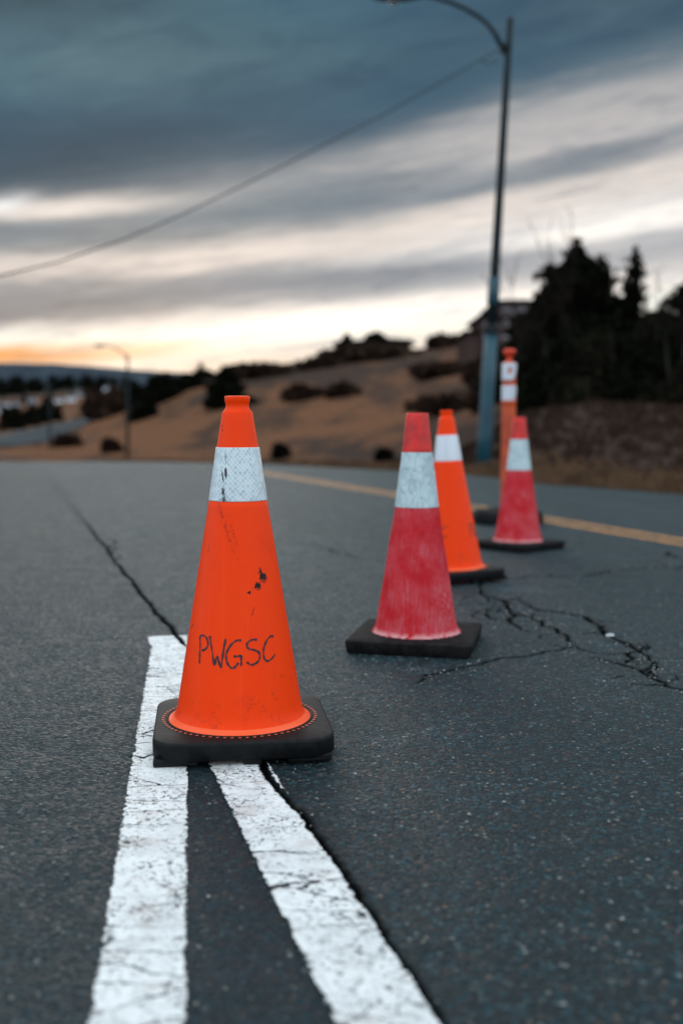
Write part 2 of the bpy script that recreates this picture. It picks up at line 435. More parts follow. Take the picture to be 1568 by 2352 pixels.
def m_tape():
    co, arc, z, a, r = arc_coords()
    n1 = noise(vmap(co, (1, 1, 0.6), (0.5, 0.3, 0.0)), 26, 4, 0.55, 1.5)
    wr = sstep(mx('ABSOLUTE', n1 - 0.5), 0.0, 0.03, 1.0, 0.0)
    weave = noise(comb(arc * 900.0, 0.0, z * 900.0), 1.0, 0)
    c = mix((0.47, 0.60, 0.65), (0.58, 0.70, 0.74), sstep(noise(co, 20, 4), 0.35, 0.65))
    c = mix(c, (0.30, 0.39, 0.42), wr * 0.05)
    return {'Base Color': c, 'Roughness': 0.42, 'Normal': bump(wr + weave * 0.15 * 0.4 + n1 * 1.5, 0.6, 0.005)}
M_tape = material('wrinkled silver tape', m_tape)
def m_redtip():
    co = objco()
    c = mix((0.75, 0.012, 0.008), (0.50, 0.008, 0.007), sstep(noise(co, 25, 4), 0.4, 0.7))
    return {'Base Color': c, 'Roughness': 0.42}
M_redtip = material('red plastic tip', m_redtip)
def m_red():
    co, arc, z, a, r = arc_coords()
    st = noise(comb(arc * 170.0, 0.0, z * 9.0), 1.0, 5, 0.7)
    cl = noise(co, 12, 5, 0.65)
    low = sstep(z, 0.04, 0.22, 1.0, 0.0)
    c = mix((0.55, 0.016, 0.024), (0.58, 0.044, 0.058), sstep(cl, 0.38, 0.62))
    c = mix(c, (0.62, 0.17, 0.19), sstep(st + low * 0.06 + (cl - 0.5) * 0.5, 0.52, 0.74) * 0.5)
    c = mix(c, (0.42, 0.012, 0.014), sstep(noise(comb(arc * 40.0, 0.0, z * 26.0), 1.0, 5, 0.7), 0.55, 0.70) * 0.65)
    side = sstep(sep(co)[0] / r, 0.1, 0.9) * sstep(mx('ABSOLUTE', z - 0.13), 0.10, 0.02) 
    c = mix(c, (0.66, 0.27, 0.30), side * sstep(noise(comb(arc * 260.0, 0.0, z * 60.0), 1.0, 4, 0.75), 0.47, 0.62) * 0.7)
    c = mix(c, (0.72, 0.42, 0.42), sstep(z, 0.042, 0.058, 1.0, 0.0) * sstep(noise(co, 60, 3), 0.35, 0.55) * 0.7)
    return {'Base Color': c, 'Roughness': 0.7, 'Specular IOR Level': 0.105, 'Normal': bump(st + cl, 0.25, 0.003)}
M_red = material('sun bleached red rubber', m_red)
def m_rubber():
    co = objco(); n = noise(co, 45, 5, 0.7)
    c = mix((0.003, 0.0035, 0.004), (0.010, 0.010, 0.011), sstep(n, 0.4, 0.7))
    c = mix(c, (0.16, 0.09, 0.05), sstep(noise(co, 26, 5, 0.8), 0.70, 0.78) * 0.35)
    return {'Base Color': c, 'Roughness': 0.62, 'Specular IOR Level': 0.2, 'Normal': bump(noise(co, 260, 3) + n, 0.35, 0.0015)}
M_rubber = material('black recycled rubber', m_rubber)
def m_rubber2():
    co = objco(); n = noise(co, 30, 5, 0.7)
    c = mix((0.005, 0.005, 0.006), (0.018, 0.017, 0.017), sstep(n, 0.35, 0.7))
    r_, g_, b_ = sep(co)
    return {'Base Color': c, 'Roughness': 0.8, 'Specular IOR Level': 0.12, 'Normal': bump(noise(co, 120, 3) + n, 0.5, 0.002)}
M_rubber2 = material('dusty black rubber', m_rubber2)
M_ink = material('dark marker ink', lambda: {'Base Color': mix((0.022, 0.006, 0.010), (0.060, 0.010, 0.014), sstep(noise(objco(), 60, 3), 0.40, 0.60)), 'Roughness': 0.5})
M_dot = material('orange dots', color=(0.62, 0.10, 0.035), rough=0.5)
M_flange = material('pale orange flange', color=(1.0, 0.11, 0.025), rough=0.34, spec=0.3)
M_deli = material('worn orange plastic tube', lambda: {'Base Color': mix((0.62, 0.085, 0.018), (0.42, 0.050, 0.015), sstep(noise(objco(), 9, 4), 0.4, 0.65)), 'Roughness': 0.5})
M_delih = material('red orange handle plastic', color=(0.66, 0.045, 0.012), rough=0.5)
M_poleblue = material('blue painted pole', lambda: {'Base Color': mix((0.006, 0.050, 0.075), (0.014, 0.075, 0.105), sstep(noise(vmap(objco(), (1, 1, 0.3)), 6, 4), 0.35, 0.65)), 'Roughness': 0.42})
M_poledark = material('dark galvanised pole', lambda: {'Base Color': mix((0.006, 0.011, 0.014), (0.014, 0.024, 0.028), noise(objco(), 5, 4)), 'Roughness': 0.65, 'Specular IOR Level': 0.2})
M_cable = material('black cable sheath', color=(0.012, 0.014, 0.016), rough=0.6)
M_lens = material('lamp lens', color=(0.20, 0.22, 0.23), rough=0.2)
def m_fol(a, b, c3):
    def fn():
        oi = X.nt.nodes.new('ShaderNodeNewGeometry')
        n = noise(objco(), 1.1, 3); rr = X(oi.outputs['Random Per Island'])
        return {'Base Color': mix(mix(a, b, rr), c3, sstep(n, 0.50, 0.70) * 0.6), 'Roughness': 1.0, 'Specular IOR Level': 0.0}
    return fn
M_needle = material('dark spruce needles', m_fol((0.004, 0.005, 0.003), (0.010, 0.012, 0.008), (0.018, 0.013, 0.009)))
M_leafb = material('brown scrub leaves', m_fol((0.012, 0.009, 0.008), (0.028, 0.019, 0.016), (0.044, 0.030, 0.022)))
M_olive = material('olive scrub leaves', m_fol((0.009, 0.009, 0.006), (0.018, 0.017, 0.011), (0.030, 0.022, 0.015)))
M_hillscrub = material('mauve brown scrub', m_fol((0.022, 0.013, 0.010), (0.050, 0.030, 0.022), (0.075, 0.044, 0.030)))
M_bark = material('dark bark', lambda: {'Base Color': mix((0.020, 0.015, 0.012), (0.055, 0.040, 0.032), noise(objco(), 12, 4)), 'Roughness': 0.9})
M_twig = material('bare grey twigs', color=(0.020, 0.015, 0.013), rough=1.0, spec=0.0)
M_straw = material('dry straw', m_fol((0.09, 0.050, 0.030), (0.19, 0.110, 0.065), (0.06, 0.04, 0.028)))
M_bwall = material('dark brown cladding', lambda: {'Base Color': mix((0.050, 0.032, 0.030), (0.085, 0.056, 0.050), noise(vmap(objco(), (0.3, 0.3, 6)), 3, 3)), 'Roughness': 1.0, 'Specular IOR Level': 0.0})
M_broof = material('dark roof felt', color=(0.016, 0.012, 0.011), rough=1.0, spec=0.0)
M_glass = material('window glass', color=(0.09, 0.075, 0.095), rough=0.12, spec=0.9)
M_frame = material('pale window frame', color=(0.16, 0.13, 0.14), rough=0.6)
M_hwhite = material('white house siding', lambda: {'Base Color': mix((0.62, 0.66, 0.74), (0.78, 0.80, 0.84), noise(vmap(objco(), (0.4, 0.4, 8)), 4, 2)), 'Roughness': 0.7})
M_hgrey = material('grey house siding', lambda: {'Base Color': mix((0.28, 0.31, 0.36), (0.40, 0.43, 0.48), noise(vmap(objco(), (0.4, 0.4, 8)), 4, 2)), 'Roughness': 0.7})
M_hroof = material('dark shingle roof', lambda: {'Base Color': mix((0.03, 0.03, 0.035), (0.06, 0.06, 0.07), noise(objco(), 6, 3)), 'Roughness': 0.9})
def m_hill():
    co = objco()
    n = noise(vmap(co, (1, 1, 2.5)), 0.004, 7, 0.7); n2 = noise(vmap(co, (1, 0.3, 3.5)), 0.018, 5, 0.75)
    c = ramp(n * 0.5 + n2 * 0.5, [(0.36, (0.010, 0.019, 0.028)), (0.52, (0.020, 0.034, 0.048)), (0.62, (0.055, 0.078, 0.100)), (0.76, (0.14, 0.17, 0.20))])  # blue haze of distance is put into the ridge colour, paler for snow
    return {'Base Color': c, 'Roughness': 0.95, 'Specular IOR Level': 0.1}
M_hill = material('far wooded ridge with snow and painted haze', m_hill)
M_conc = material('pale concrete', lambda: {'Base Color': mix((0.05, 0.05, 0.05), (0.09, 0.085, 0.08), noise(objco(), 2, 4)), 'Roughness': 0.95, 'Specular IOR Level': 0.1})
M_farroad = material('distant asphalt', lambda: {'Base Color': mix((0.022, 0.032, 0.038), (0.040, 0.052, 0.058), noise(objco(), 0.4, 4)), 'Roughness': 0.95, 'Specular IOR Level': 0.08})
M_paper = material('white scrap', color=(0.42, 0.44, 0.46), rough=0.6)
M_stone = material('small grey stones', m_fol((0.10, 0.11, 0.11), (0.32, 0.31, 0.29), (0.20, 0.16, 0.12)))

# ------------------------------------------------------------------ the land
nA = len(ang)
V = np.stack([GX, GY, ZT], -1).reshape(-1, 3)
ii, jj = np.meshgrid(np.arange(nA - 1), np.arange(ND - 1), indexing='ij')
a0 = (ii * ND + jj).ravel()
Q = np.stack([a0, a0 + 1, a0 + ND + 1, a0 + ND], -1)
land = mesh_np('ground', V, Q[:, ::-1], M_land)
tag(land, kind='structure')

# far ridge across the valley
def ridge():
    pts = [(-2500, 880), (-900, 845), (-200, 838), (0, 839), (120, 841), (250, 848), (400, 858), (520, 866), (800, 880), (1500, 890), (3500, 895)]
    px = np.linspace(-2500, 3500, 500); top = np.interp(px, [p[0] for p in pts], [p[1] for p in pts])
    rows = []
    Ds = np.linspace(0, 1, 26)
    for s in Ds:
        d = 2300 + 1500 * s
        ztop = H + (971 - top) * 3400 / FPX
        prof = math.sin(min(s / 0.73, 1) * math.pi / 2) ** 0.9 if s < 0.73 else 1 - (s - 0.73) * 0.8
        z = -10 + (ztop + 10) * prof + vnoise(px * 0.012, d * 0.01 + px * 0, 11) * 5 * min(1, s * 5) * (0.35 if s > 0.6 else 1)
        rows.append(np.stack([(px - 784) / FPX * d, np.full_like(px, d), z], -1))
    V = np.concatenate(rows); n = len(px)
    i, j = np.meshgrid(np.arange(len(Ds) - 1), np.arange(n - 1), indexing='ij'); a = (i * n + j).ravel()
    return mesh_np('far_hills', V, np.stack([a, a + 1, a + n + 1, a + n], -1), M_hill)
tag(ridge(), kind='structure')

# ------------------------------------------------------------------ cracks (frame coordinates -> road coordinates)
def zc(pts): return [gp(918.7 + .414 * x, 1225 + .414 * y) for x, y in pts]
CR = []          # (polyline, half width)
CR.append(([gp(*p) for p in [(96, 1072), (110, 1090), (160, 1155), (250, 1270), (330, 1370), (418, 1478), (455, 1530), (520, 1625), (606, 1756), (622, 1797), (656, 1835), (696, 1874), (741, 1939), (790, 2005), (838, 2080), (887, 2158), (970, 2278), (1016, 2352), (1046, 2400)]], 0.0105))
CR.append((zc([(80, 830), (140, 780), (300, 750), (430, 730), (600, 690), (800, 655), (950, 630), (1050, 655), (1160, 675), (1280, 655)]), 0.0050))
CR.append((zc([(440, 270), (460, 340), (520, 360), (570, 370), (600, 410), (620, 460), (660, 520), (720, 545)]), 0.0085))
CR.append((zc([(620, 478), (540, 480), (480, 455), (480, 420), (540, 405)]), 0.006))
CR.append((zc([(620, 440), (740, 470), (800, 515), (870, 525), (930, 580), (950, 630)]), 0.0065))
CR.append((zc([(660, 370), (760, 420), (900, 440), (1040, 470), (1090, 500), (1130, 550), (1230, 600), (1320, 650), (1400, 710), (1425, 718)]), 0.0085))
CR.append((zc([(1050, 690), (1200, 720), (1280, 740), (1360, 780), (1440, 820), (1500, 855), (1568, 865), (1700, 900)]), 0.0070))
CR.append((zc([(1250, 715), (1262, 660), (1320, 650)]), 0.007))
CR.append((zc([(1400, 710), (1380, 765)]), 0.005))
CR.append((zc([(500, 262), (700, 240), (1000, 240), (1100, 222), (1180, 205), (1400, 190), (1568, 175), (1750, 170)]), 0.0075))
CR.append((zc([(1000, 558), (1100, 550), (1150, 570)]), 0.006))
CR.append((zc([(1480, 100), (1530, 130), (1600, 140)]), 0.009))
CR.append(([gp(*p) for p in [(235, 1225), (258, 1250), (272, 1290)]], 0.004))
CR.append(([gp(*p) for p in [(690, 1248), (760, 1262), (830, 1282), (880, 1290)]], 0.006))
# short crack across the left stripe and beside the base
CR.append(([gp(*p) for p in [(300, 1738), (330, 1745), (356, 1736)]], 0.0035))
def rough_poly(pts, it=4, amp=0.16):
    pts = [Vector((p.x, p.y)) for p in pts]
    for k in range(it):
        out = [pts[0]]
        for a, b in zip(pts[:-1], pts[1:]):
            d = b - a; L = d.length
            if L < 0.012: out.append(b); continue
            m = (a + b) / 2 + Vector((-d.y, d.x)) * random.uniform(-amp, amp) * (0.8 if k == 0 else 1) * min(1, 0.15 / max(L, 1e-6))
            out += [m, b]
        pts = out
    return pts
SEG = []
for pts, w in list(CR[1:10]):
    for q in range(5 if len(pts) > 4 else 2):
        k = random.randrange(len(pts) - 1); p0 = pts[k].lerp(pts[k + 1], random.random()); a = random.uniform(0, 6.28); L = random.uniform(.05, .16) * (p0.y / 3.5)
        p1 = p0 + Vector((math.cos(a) * L, math.sin(a) * L, 0)); p2 = p1 + Vector((math.cos(a + .8) * L * .7, math.sin(a + .8) * L * .7, 0))
        CR.append(([p0, p1, p2], w * random.uniform(.4, .65)))
for pts, w in CR:
    rp = rough_poly(pts, 4, 0.05 if w > 0.010 else 0.17); w *= 0.80 if w > 0.010 else 1.0
    n = len(rp)
    for k in range(n - 1):
        t = k / max(1, n - 1)
        tap = 0.55 + 0.45 * math.sin(math.pi * min(1, max(0, t * 1.1)))
        if w > 0.010: tap = 1.0
        SEG.append((rp[k], rp[k + 1], w * tap * random.uniform(0.75, 1.2)))
def crack_field(xs, ys):
    """tensor grid version: returns ratio distance / half width, capped at 8"""
    F = np.full((len(xs), len(ys)), 8.0)
    for a, b, w in SEG:
        m = w * 8
        i0, i1 = np.searchsorted(xs, [min(a.x, b.x) - m, max(a.x, b.x) + m]); j0, j1 = np.searchsorted(ys, [min(a.y, b.y) - m, max(a.y, b.y) + m])
        if i1 <= i0 or j1 <= j0: continue
        x = xs[i0:i1, None]; y = ys[None, j0:j1]
        dx, dy = b.x - a.x, b.y - a.y; L2 = dx * dx + dy * dy + 1e-12
        t = np.clip(((x - a.x) * dx + (y - a.y) * dy) / L2, 0, 1)
        d = np.hypot(x - a.x - t * dx, y - a.y - t * dy) / w
        F[i0:i1, j0:j1] = np.minimum(F[i0:i1, j0:j1], d)
    return F
def crack_points(x, y):
    F = np.full(len(x), 8.0)
    lo, hi = np.array([x.min(), y.min()]) - .1, np.array([x.max(), y.max()]) + .1
    for a, b, w in SEG:
        if max(a.x, b.x) < lo[0] or min(a.x, b.x) > hi[0] or max(a.y, b.y) < lo[1] or min(a.y, b.y) > hi[1]: continue
        dx, dy = b.x - a.x, b.y - a.y; L2 = dx * dx + dy * dy + 1e-12
        t = np.clip(((x - a.x) * dx + (y - a.y) * dy) / L2, 0, 1)
        F = np.minimum(F, np.hypot(x - a.x - t * dx, y - a.y - t * dy) / w)
    return F

# ------------------------------------------------------------------ the road
def grow(start, end, step, ratio):
    o = [start]; 
    while o[-1] < end: o.append(o[-1] + step); step *= ratio
    return o
xl = [-v for v in grow(1.25, 62, 0.006, 1.035)][::-1]; xr = grow(1.75, 28, 0.006, 1.03)
xs = np.unique(np.concatenate([xl, np.arange(-1.244, 1.75, 0.0055), xr]))
yb = [-v for v in grow(-0.7, 60, 0.01, 1.1)][::-1]
yf = [0.7]
while yf[-1] < 45: yf.append(yf[-1] + min(0.5, max(0.0045, 0.0028 * yf[-1])))
ys = np.unique(np.concatenate([yb, yf]))
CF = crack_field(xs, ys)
XX, YY = np.meshgrid(xs, ys, indexing='ij')
edge_y = road_edge(ys) + 0.05 * np.sin(ys * 3.1) + 0.03 * np.sin(ys * 11.7) + 0.02 * np.sin(ys * 29.0)
XC = np.minimum(XX, edge_y[None, :])
seamx = np.interp(ys, *zip(*sorted([(p.y, p.x) for p in CR[0][0]])))
ys_lo = CR[0][0][-1]; 
slope = -0.31
seam_full = np.where(ys < CR[0][0][-1].y, CR[0][0][-1].x + (ys - CR[0][0][-1].y) * slope, np.where(ys > CR[0][0][0].y, CR[0][0][0].x + (ys - CR[0][0][0].y) * slope, seamx))
LL = 1 / (1 + np.exp((XC - seam_full[None, :]) / 0.006))
dep = np.exp(-(CF / 0.9) ** 2)
ZZ = road_z(YY) + vnoise(XC * 1.3, YY * 1.3, 21) * 0.0015 - dep * 0.007
nx, ny = len(xs), len(ys)
V = np.stack([XC, YY, ZZ], -1).reshape(-1, 3)
i, j = np.meshgrid(np.arange(nx - 1), np.arange(ny - 1), indexing='ij')
keep = (XC[:-1, :-1] < XC[1:, :-1]) | (XC[:-1, 1:] < XC[1:, 1:])
a = (i * ny + j)[keep]
Q = np.stack([a, a + ny, a + ny + 1, a + 1], -1)
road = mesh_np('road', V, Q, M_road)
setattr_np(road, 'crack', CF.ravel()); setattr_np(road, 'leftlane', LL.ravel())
tag(road, kind='structure')
print('road verts', len(V))

def stripe(name, mat, A, B, width, z, res=0.003, res_l=0.006, curve=None):
    """flat painted strip from A to B (centre line)"""
    A = np.array(A[:2], float); B = np.array(B[:2], float); d = B - A; L = np.hypot(*d); d /= L; nrm = np.array([d[1], -d[0]])
    nu = max(4, int(L / res_l)); nw = max(2, int(width / res))
    t = np.linspace(0, L, nu); w = np.linspace(-0.5, 0.5, nw) * width
    T, W = np.meshgrid(t, w, indexing='ij')
    x = A[0] + d[0] * T + nrm[0] * W; y = A[1] + d[1] * T + nrm[1] * W
    zz = road_z(y) + vnoise(x * 1.3, y * 1.3, 21) * 0.0015 + z
    V = np.stack([x, y, zz], -1).reshape(-1, 3)
    i, j = np.meshgrid(np.arange(nu - 1), np.arange(nw - 1), indexing='ij'); a = (i * nw + j).ravel()
    o = mesh_np(name, V, np.stack([a, a + nw, a + nw + 1, a + 1], -1), mat)
    edge = np.minimum(width / 2 - np.abs(W), np.minimum(T, L - T)).ravel()
    setattr_np(o, 'edge', edge); setattr_np(o, 'crack', crack_points(V[:, 0], V[:, 1]))
    tag(o, kind='structure')
    return o
def line_ext(p, q, y0):            # extend p->q to y = y0
    t = (y0 - q.y) / (p.y - q.y); return q + (p - q) * t
l1, l2 = gp(343, 1462), gp(200, 2352); r1, r2 = gp(438, 1755), gp(431, 2352)
cA = (line_ext(l1, l2, 3.25) + line_ext(r1, r2, 3.25)) / 2; cB = (line_ext(l1, l2, 0.35) + line_ext(r1, r2, 0.35)) / 2
endY = gp(343, 1462).y
cA = line_ext(cA, cB, endY)
stripe('road_marking', M_white, cA, cB, 0.108, 0.0030)
l1, l2 = gp(484, 1760), gp(762, 2352); r1, r2 = gp(601, 1756), gp(1000, 2352)
cA = (line_ext(l1, l2, 2.0) + line_ext(r1, r2, 2.0)) / 2; cB = (line_ext(l1, l2, 0.35) + line_ext(r1, r2, 0.35)) / 2
cA = line_ext(cA, cB, endY - 0.01)
stripe('road_marking', M_white, cA + Vector((0.004, 0, 0)), cB + Vector((0.004, 0, 0)), 0.112, 0.0042)
# thin sliver of paint left on the far side of the joint
# double yellow centre line
ya, yb_ = gp(1568, 1246), gp(640, 1092)
for k in (-1, 1):
    off = Vector((0.073 * k, 0.027 * k, 0))
    stripe('centre_line', M_yellow, line_ext(yb_, ya, 15.5) + off, line_ext(yb_, ya, -8) + off, 0.085, 0.003, 0.02, 0.03)
# road edge line faint pale on the far left: second road in the valley
def ribbon(name, mat, pts, width, lift, kind='structure'):
    """pts: (frame column, depth)"""
    P = [at(*p) for p in pts]; dense = []
    for a, b in zip(P[:-1], P[1:]):
        for k in range(12): dense.append(a.lerp(b, k / 12))
    dense.append(P[-1]); V = []; 
    for k, p in enumerate(dense):
        t = dense[min(k + 1, len(dense) - 1)] - dense[max(k - 1, 0)]; n = Vector((t.y, -t.x, 0)).normalized()
        for w in np.linspace(-0.5, 0.5, 7):
            q = p + n * width * w; V.append((q.x, q.y, max(land_z(q.x, q.y), land_z(p.x, p.y)) + lift))
    n = len(dense); i, j = np.meshgrid(np.arange(n - 1), np.arange(6), indexing='ij'); a = (i * 7 + j).ravel()
    o = mesh_np(name, V, np.stack([a, a + 7, a + 8, a + 1], -1), mat); tag(o, kind=kind); return o
ribbon('valley_road', M_farroad, [(-500, 78), (-200, 82), (-60, 90), (20, 102), (90, 124), (150, 148), (220, 180)], 6.5, 0.10)
ribbon('pavement', M_conc, [(-500, 100), (-200, 104), (-60, 113), (20, 128), (90, 152), (150, 178), (230, 215)], 3.0, 0.22)
ribbon('gravel_shoulder', M_conc, [(-900, 60), (-300, 60), (-100, 61), (20, 61.5), (75, 62)], 3.0, 0.15)

# ------------------------------------------------------------------ cones
def rounded_slab(mb, w, rad, z0, z1, rz, bev=0.008, n=10, bot_in=0.0):
    def ring(half, r, z):
        o = []
        for q, (cx, cy) in enumerate(((1, 1), (-1, 1), (-1, -1), (1, -1))):
            for k in range(n + 1):
                a = q * math.pi / 2 + k / n * math.pi / 2
                x = cx * (half - r) + r * math.cos(a); y = cy * (half - r) + r * math.sin(a)
                o.append((x * math.cos(rz) - y * math.sin(rz), x * math.sin(rz) + y * math.cos(rz), z))
        return o
    h = w / 2
    rings = [ring(h - 0.06, max(rad - 0.06, 0.012), z1 + 0.0015)]
    for t in (0.0, 0.3, 0.6, 0.85, 1.0):
        a = t * math.pi / 2; rings.append(ring(h - bev + bev * math.sin(a), max(rad - bev + bev * math.sin(a), 0.004), z1 - bev + bev * math.cos(a)))
    rings.append(ring(h - bot_in, rad, z0 + 0.004)); rings.append(ring(h - bot_in - 0.005, max(rad - 0.005, 0.003), z0))
    m = len(rings[0]); vs = [v for r_ in rings for v in r_]; fs = []
    for i in range(len(rings) - 1):
        for k in range(m):
            k2 = (k + 1) % m; fs.append((i * m + k, (i + 1) * m + k, (i + 1) * m + k2, i * m + k2))
    fs.append(tuple(range(m))); fs.append(tuple((len(rings) - 1) * m + k for k in range(m - 1, -1, -1)))
    mb.add(vs, fs)
def prof_r(prof, z):
    p = sorted([(b, a) for a, b in prof]); return float(np.interp(z, [q[0] for q in p], [q[1] for q in p]))
P_OR = [(0.1445, 0.0505), (0.1400, 0.0530), (0.1360, 0.0600), (0.1330, 0.0680), (0.1305, 0.0780), (0.0606, 0.4955), (0.0600, 0.4960), (0.0438, 0.6025), (0.0425, 0.6080), (0.0318, 0.6745), (0.0312, 0.6765), (0.0285, 0.6800), (0.0246, 0.6860),
        (0.0240, 0.6920), (0.0252, 0.6980), (0.0262, 0.7010), (0.0264, 0.7090), (0.0258, 0.7115), (0.0225, 0.7120), (0.0222, 0.6900)]
def densify(prof, st=0.012):
    o = [prof[0]]
    for a, b in zip(prof[:-1], prof[1:]):
        n = max(1, int(math.hypot(b[0] - a[0], b[1] - a[1]) / st))
        for k in range(1, n + 1): o.append((a[0] + (b[0] - a[0]) * k / n, a[1] + (b[1] - a[1]) * k / n))
    return o
P_OR = [(r_ * 0.969, z_ - max(0.0, z_ - 0.62) * 0.075) for r_, z_ in P_OR]
STROKES = [
 [(431, 655), (434, 700), (434, 760), (432, 820), (432, 868)], [(432, 655), (452, 643), (478, 647), (498, 672), (503, 705), (490, 738), (466, 757), (446, 760)],
 [(518, 636), (526, 690), (540, 765), (558, 862), (572, 815), (583, 797), (597, 840), (611, 880), (622, 815), (633, 735), (648, 650)],
 [(772, 665), (745, 662), (710, 680), (680, 715), (658, 760), (653, 800), (665, 845), (690, 877), (712, 880), (735, 860), (750, 838)],
 [(712, 790), (745, 788), (775, 780)], [(770, 782), (773, 830), (770, 868)],
 [(893, 668), (865, 662), (830, 675), (815, 705), (830, 733), (870, 745), (905, 765), (916, 800), (905, 835), (880, 853), (848, 860), (815, 835)],
 [(1015, 662), (1000, 650), (975, 670), (952, 715), (943, 760), (948, 815), (970, 843), (1000, 835), (1033, 800)]]
def smooth_line(p, n=6):
    out = []
    for i in range(len(p) - 1):
        p0 = p[max(i - 1, 0)]; p1 = p[i]; p2 = p[i + 1]; p3 = p[min(i + 2, len(p) - 1)]
        for k in range(n):
            t = k / n
            out.append(tuple(0.5 * ((2 * p1[c]) + (-p0[c] + p2[c]) * t + (2 * p0[c] - 5 * p1[c] + 4 * p2[c] - p3[c]) * t * t + (-p0[c] + 3 * p1[c] - 3 * p2[c] + p3[c]) * t ** 3) for c in (0, 1)))
    out.append(p[-1]); return out
def lettering(mb, rot, width=0.0048):
    for s in STROKES:
        L = []
        for (X_, Y_) in smooth_line(s):
            px = 343 + .289 * X_; py = 1286 + .289 * Y_
            z = H - (py - 971) / 1186.0
            r = prof_r(P_OR, z); a = math.asin(max(-0.99, min(0.99, (px - 550) / 1165.0 / r)))
            L.append((a * r, z, r))
        vs = []; n = len(L)
        for k, (u, z, r) in enumerate(L):
            k0, k1 = max(k - 1, 0), min(k + 1, n - 1)
            du = L[k1][0] - L[k0][0]; dz = L[k1][1] - L[k0][1]; m = math.hypot(du, dz) or 1
            w = width * (0.42 + 0.10 * math.sin(k * 0.9) + 0.07 * math.sin(k * 0.37 + 1)) * (0.75 if k in (0, n - 1) else 1)
            for sg in (-1, 0, 1):
                uu = u - dz / m * w * sg; zz = z + du / m * w * sg
                rr = prof_r(P_OR, zz) + 0.0006; a = uu / rr + rot
                vs.append((rr * math.sin(a), -rr * math.cos(a), zz))
        fs = []
        for k in range(n - 1):
            for c in (0, 1): fs.append((3 * k + c, 3 * k + 3 + c, 3 * k + 4 + c, 3 * k + 1 + c))
        mb.add(vs, fs)
def orange_cone(loc, rz_base, rots, mat, matr, tilt, label):
    root = empty('traffic_cone', loc, (0, tilt, 0)); tag(root, label, 'traffic cone', 'orange cones with a white reflective collar')
    mb = MB(); mb.lathe(densify(P_OR), 128); body = mb.build('cone_body', mat, root, True)
    mb = MB(); mb.lathe([(r_ * 0.969, z_) for r_, z_ in [(0.0602, 0.4956), (0.0614, 0.4962), (0.0612, 0.4980), (0.0455, 0.6005), (0.0449, 0.6020), (0.0436, 0.6026)]], 128); mb.build('reflective_collar', matr, root, True)
    mb = MB(); mb.lathe([(0.1310, 0.0600), (0.1355, 0.0545), (0.1430, 0.0500), (0.1450, 0.0490), (0.1455, 0.0470), (0.1440, 0.0440)], 128); mb.build('flange', M_flange, root, True)
    mb = MB(); rounded_slab(mb, 0.353, 0.056, 0.009, 0.0470, rz_base, 0.006, 10, 0.0)
    mb.v = [(x + 0.004 * (rz_base < 0.2), y, z) for x, y, z in mb.v]
    base = mb.build('rubber_base', M_rubber, root, True)
    mb = MB(); mb.lathe([(0.1450, 0.0475), (0.1465, 0.0500), (0.1480, 0.0500), (0.1495, 0.0475)], 96); mb.build('ring_ridge', M_rubber, base, True)
    mb = MB()
    for k in range(68):
        a = k * 2 * math.pi / 68; c = (0.1560 * math.sin(a), -0.1560 * math.cos(a))
        if max(abs(c[0]), abs(c[1])) > 0.169: continue
        vs = [(c[0], c[1], 0.0500)] + [(c[0] + 0.0032 * math.cos(q * math.pi / 5), c[1] + 0.0032 * math.sin(q * math.pi / 5), 0.0492) for q in range(10)]
        mb.add(vs, [(0, 1 + q, 1 + (q + 1) % 10) for q in range(10)])
    mb.build('dot_ring', M_dot, base)
    M = Matrix.Rotation(rz_base, 3, 'Z')
    for sx in (-1, 1):
        for sy in (-1, 1):
            mb = MB(); c = M @ Vector((sx * 0.128, sy * 0.138, 0)); mb.box((c.x, c.y, 0.0075), (0.085, 0.06, 0.015), rz_base); mb.build('foot', M_rubber, base, False, 0.004)
    mb = MB(); c = M @ Vector((0.018, -0.158, 0)); mb.box((c.x, c.y, 0.0075), (0.035, 0.03, 0.0148), rz_base); mb.build('foot', M_rubber, base, False, 0.003)
    mb = MB(); c = M @ Vector((-0.02, -0.140, 0)); mb.box((c.x, c.y, 0.0085), (0.125, 0.012, 0.011), rz_base); mb.build('underside_rim', M_redtip, base)
    for q in rots:
        mb = MB(); lettering(mb, q); mb.build('lettering', M_ink, body, True)
    return root
g1 = gp(551.5, 1701)
orange_cone((g1.x, g1.y, 0.0035), R(7.5), [0.0], M_orange1, M_refl, 0, 'large scuffed orange cone in front, standing across the white lines, marked PWGSC')
g3 = gp(1036, 1329)
orange_cone((g3.x, g3.y, 0.002), R(24), [R(86), R(-58)], M_orange3, M_refl3, R(-2.2), 'clean orange cone tilted slightly, half hidden behind the nearer faded red cone')

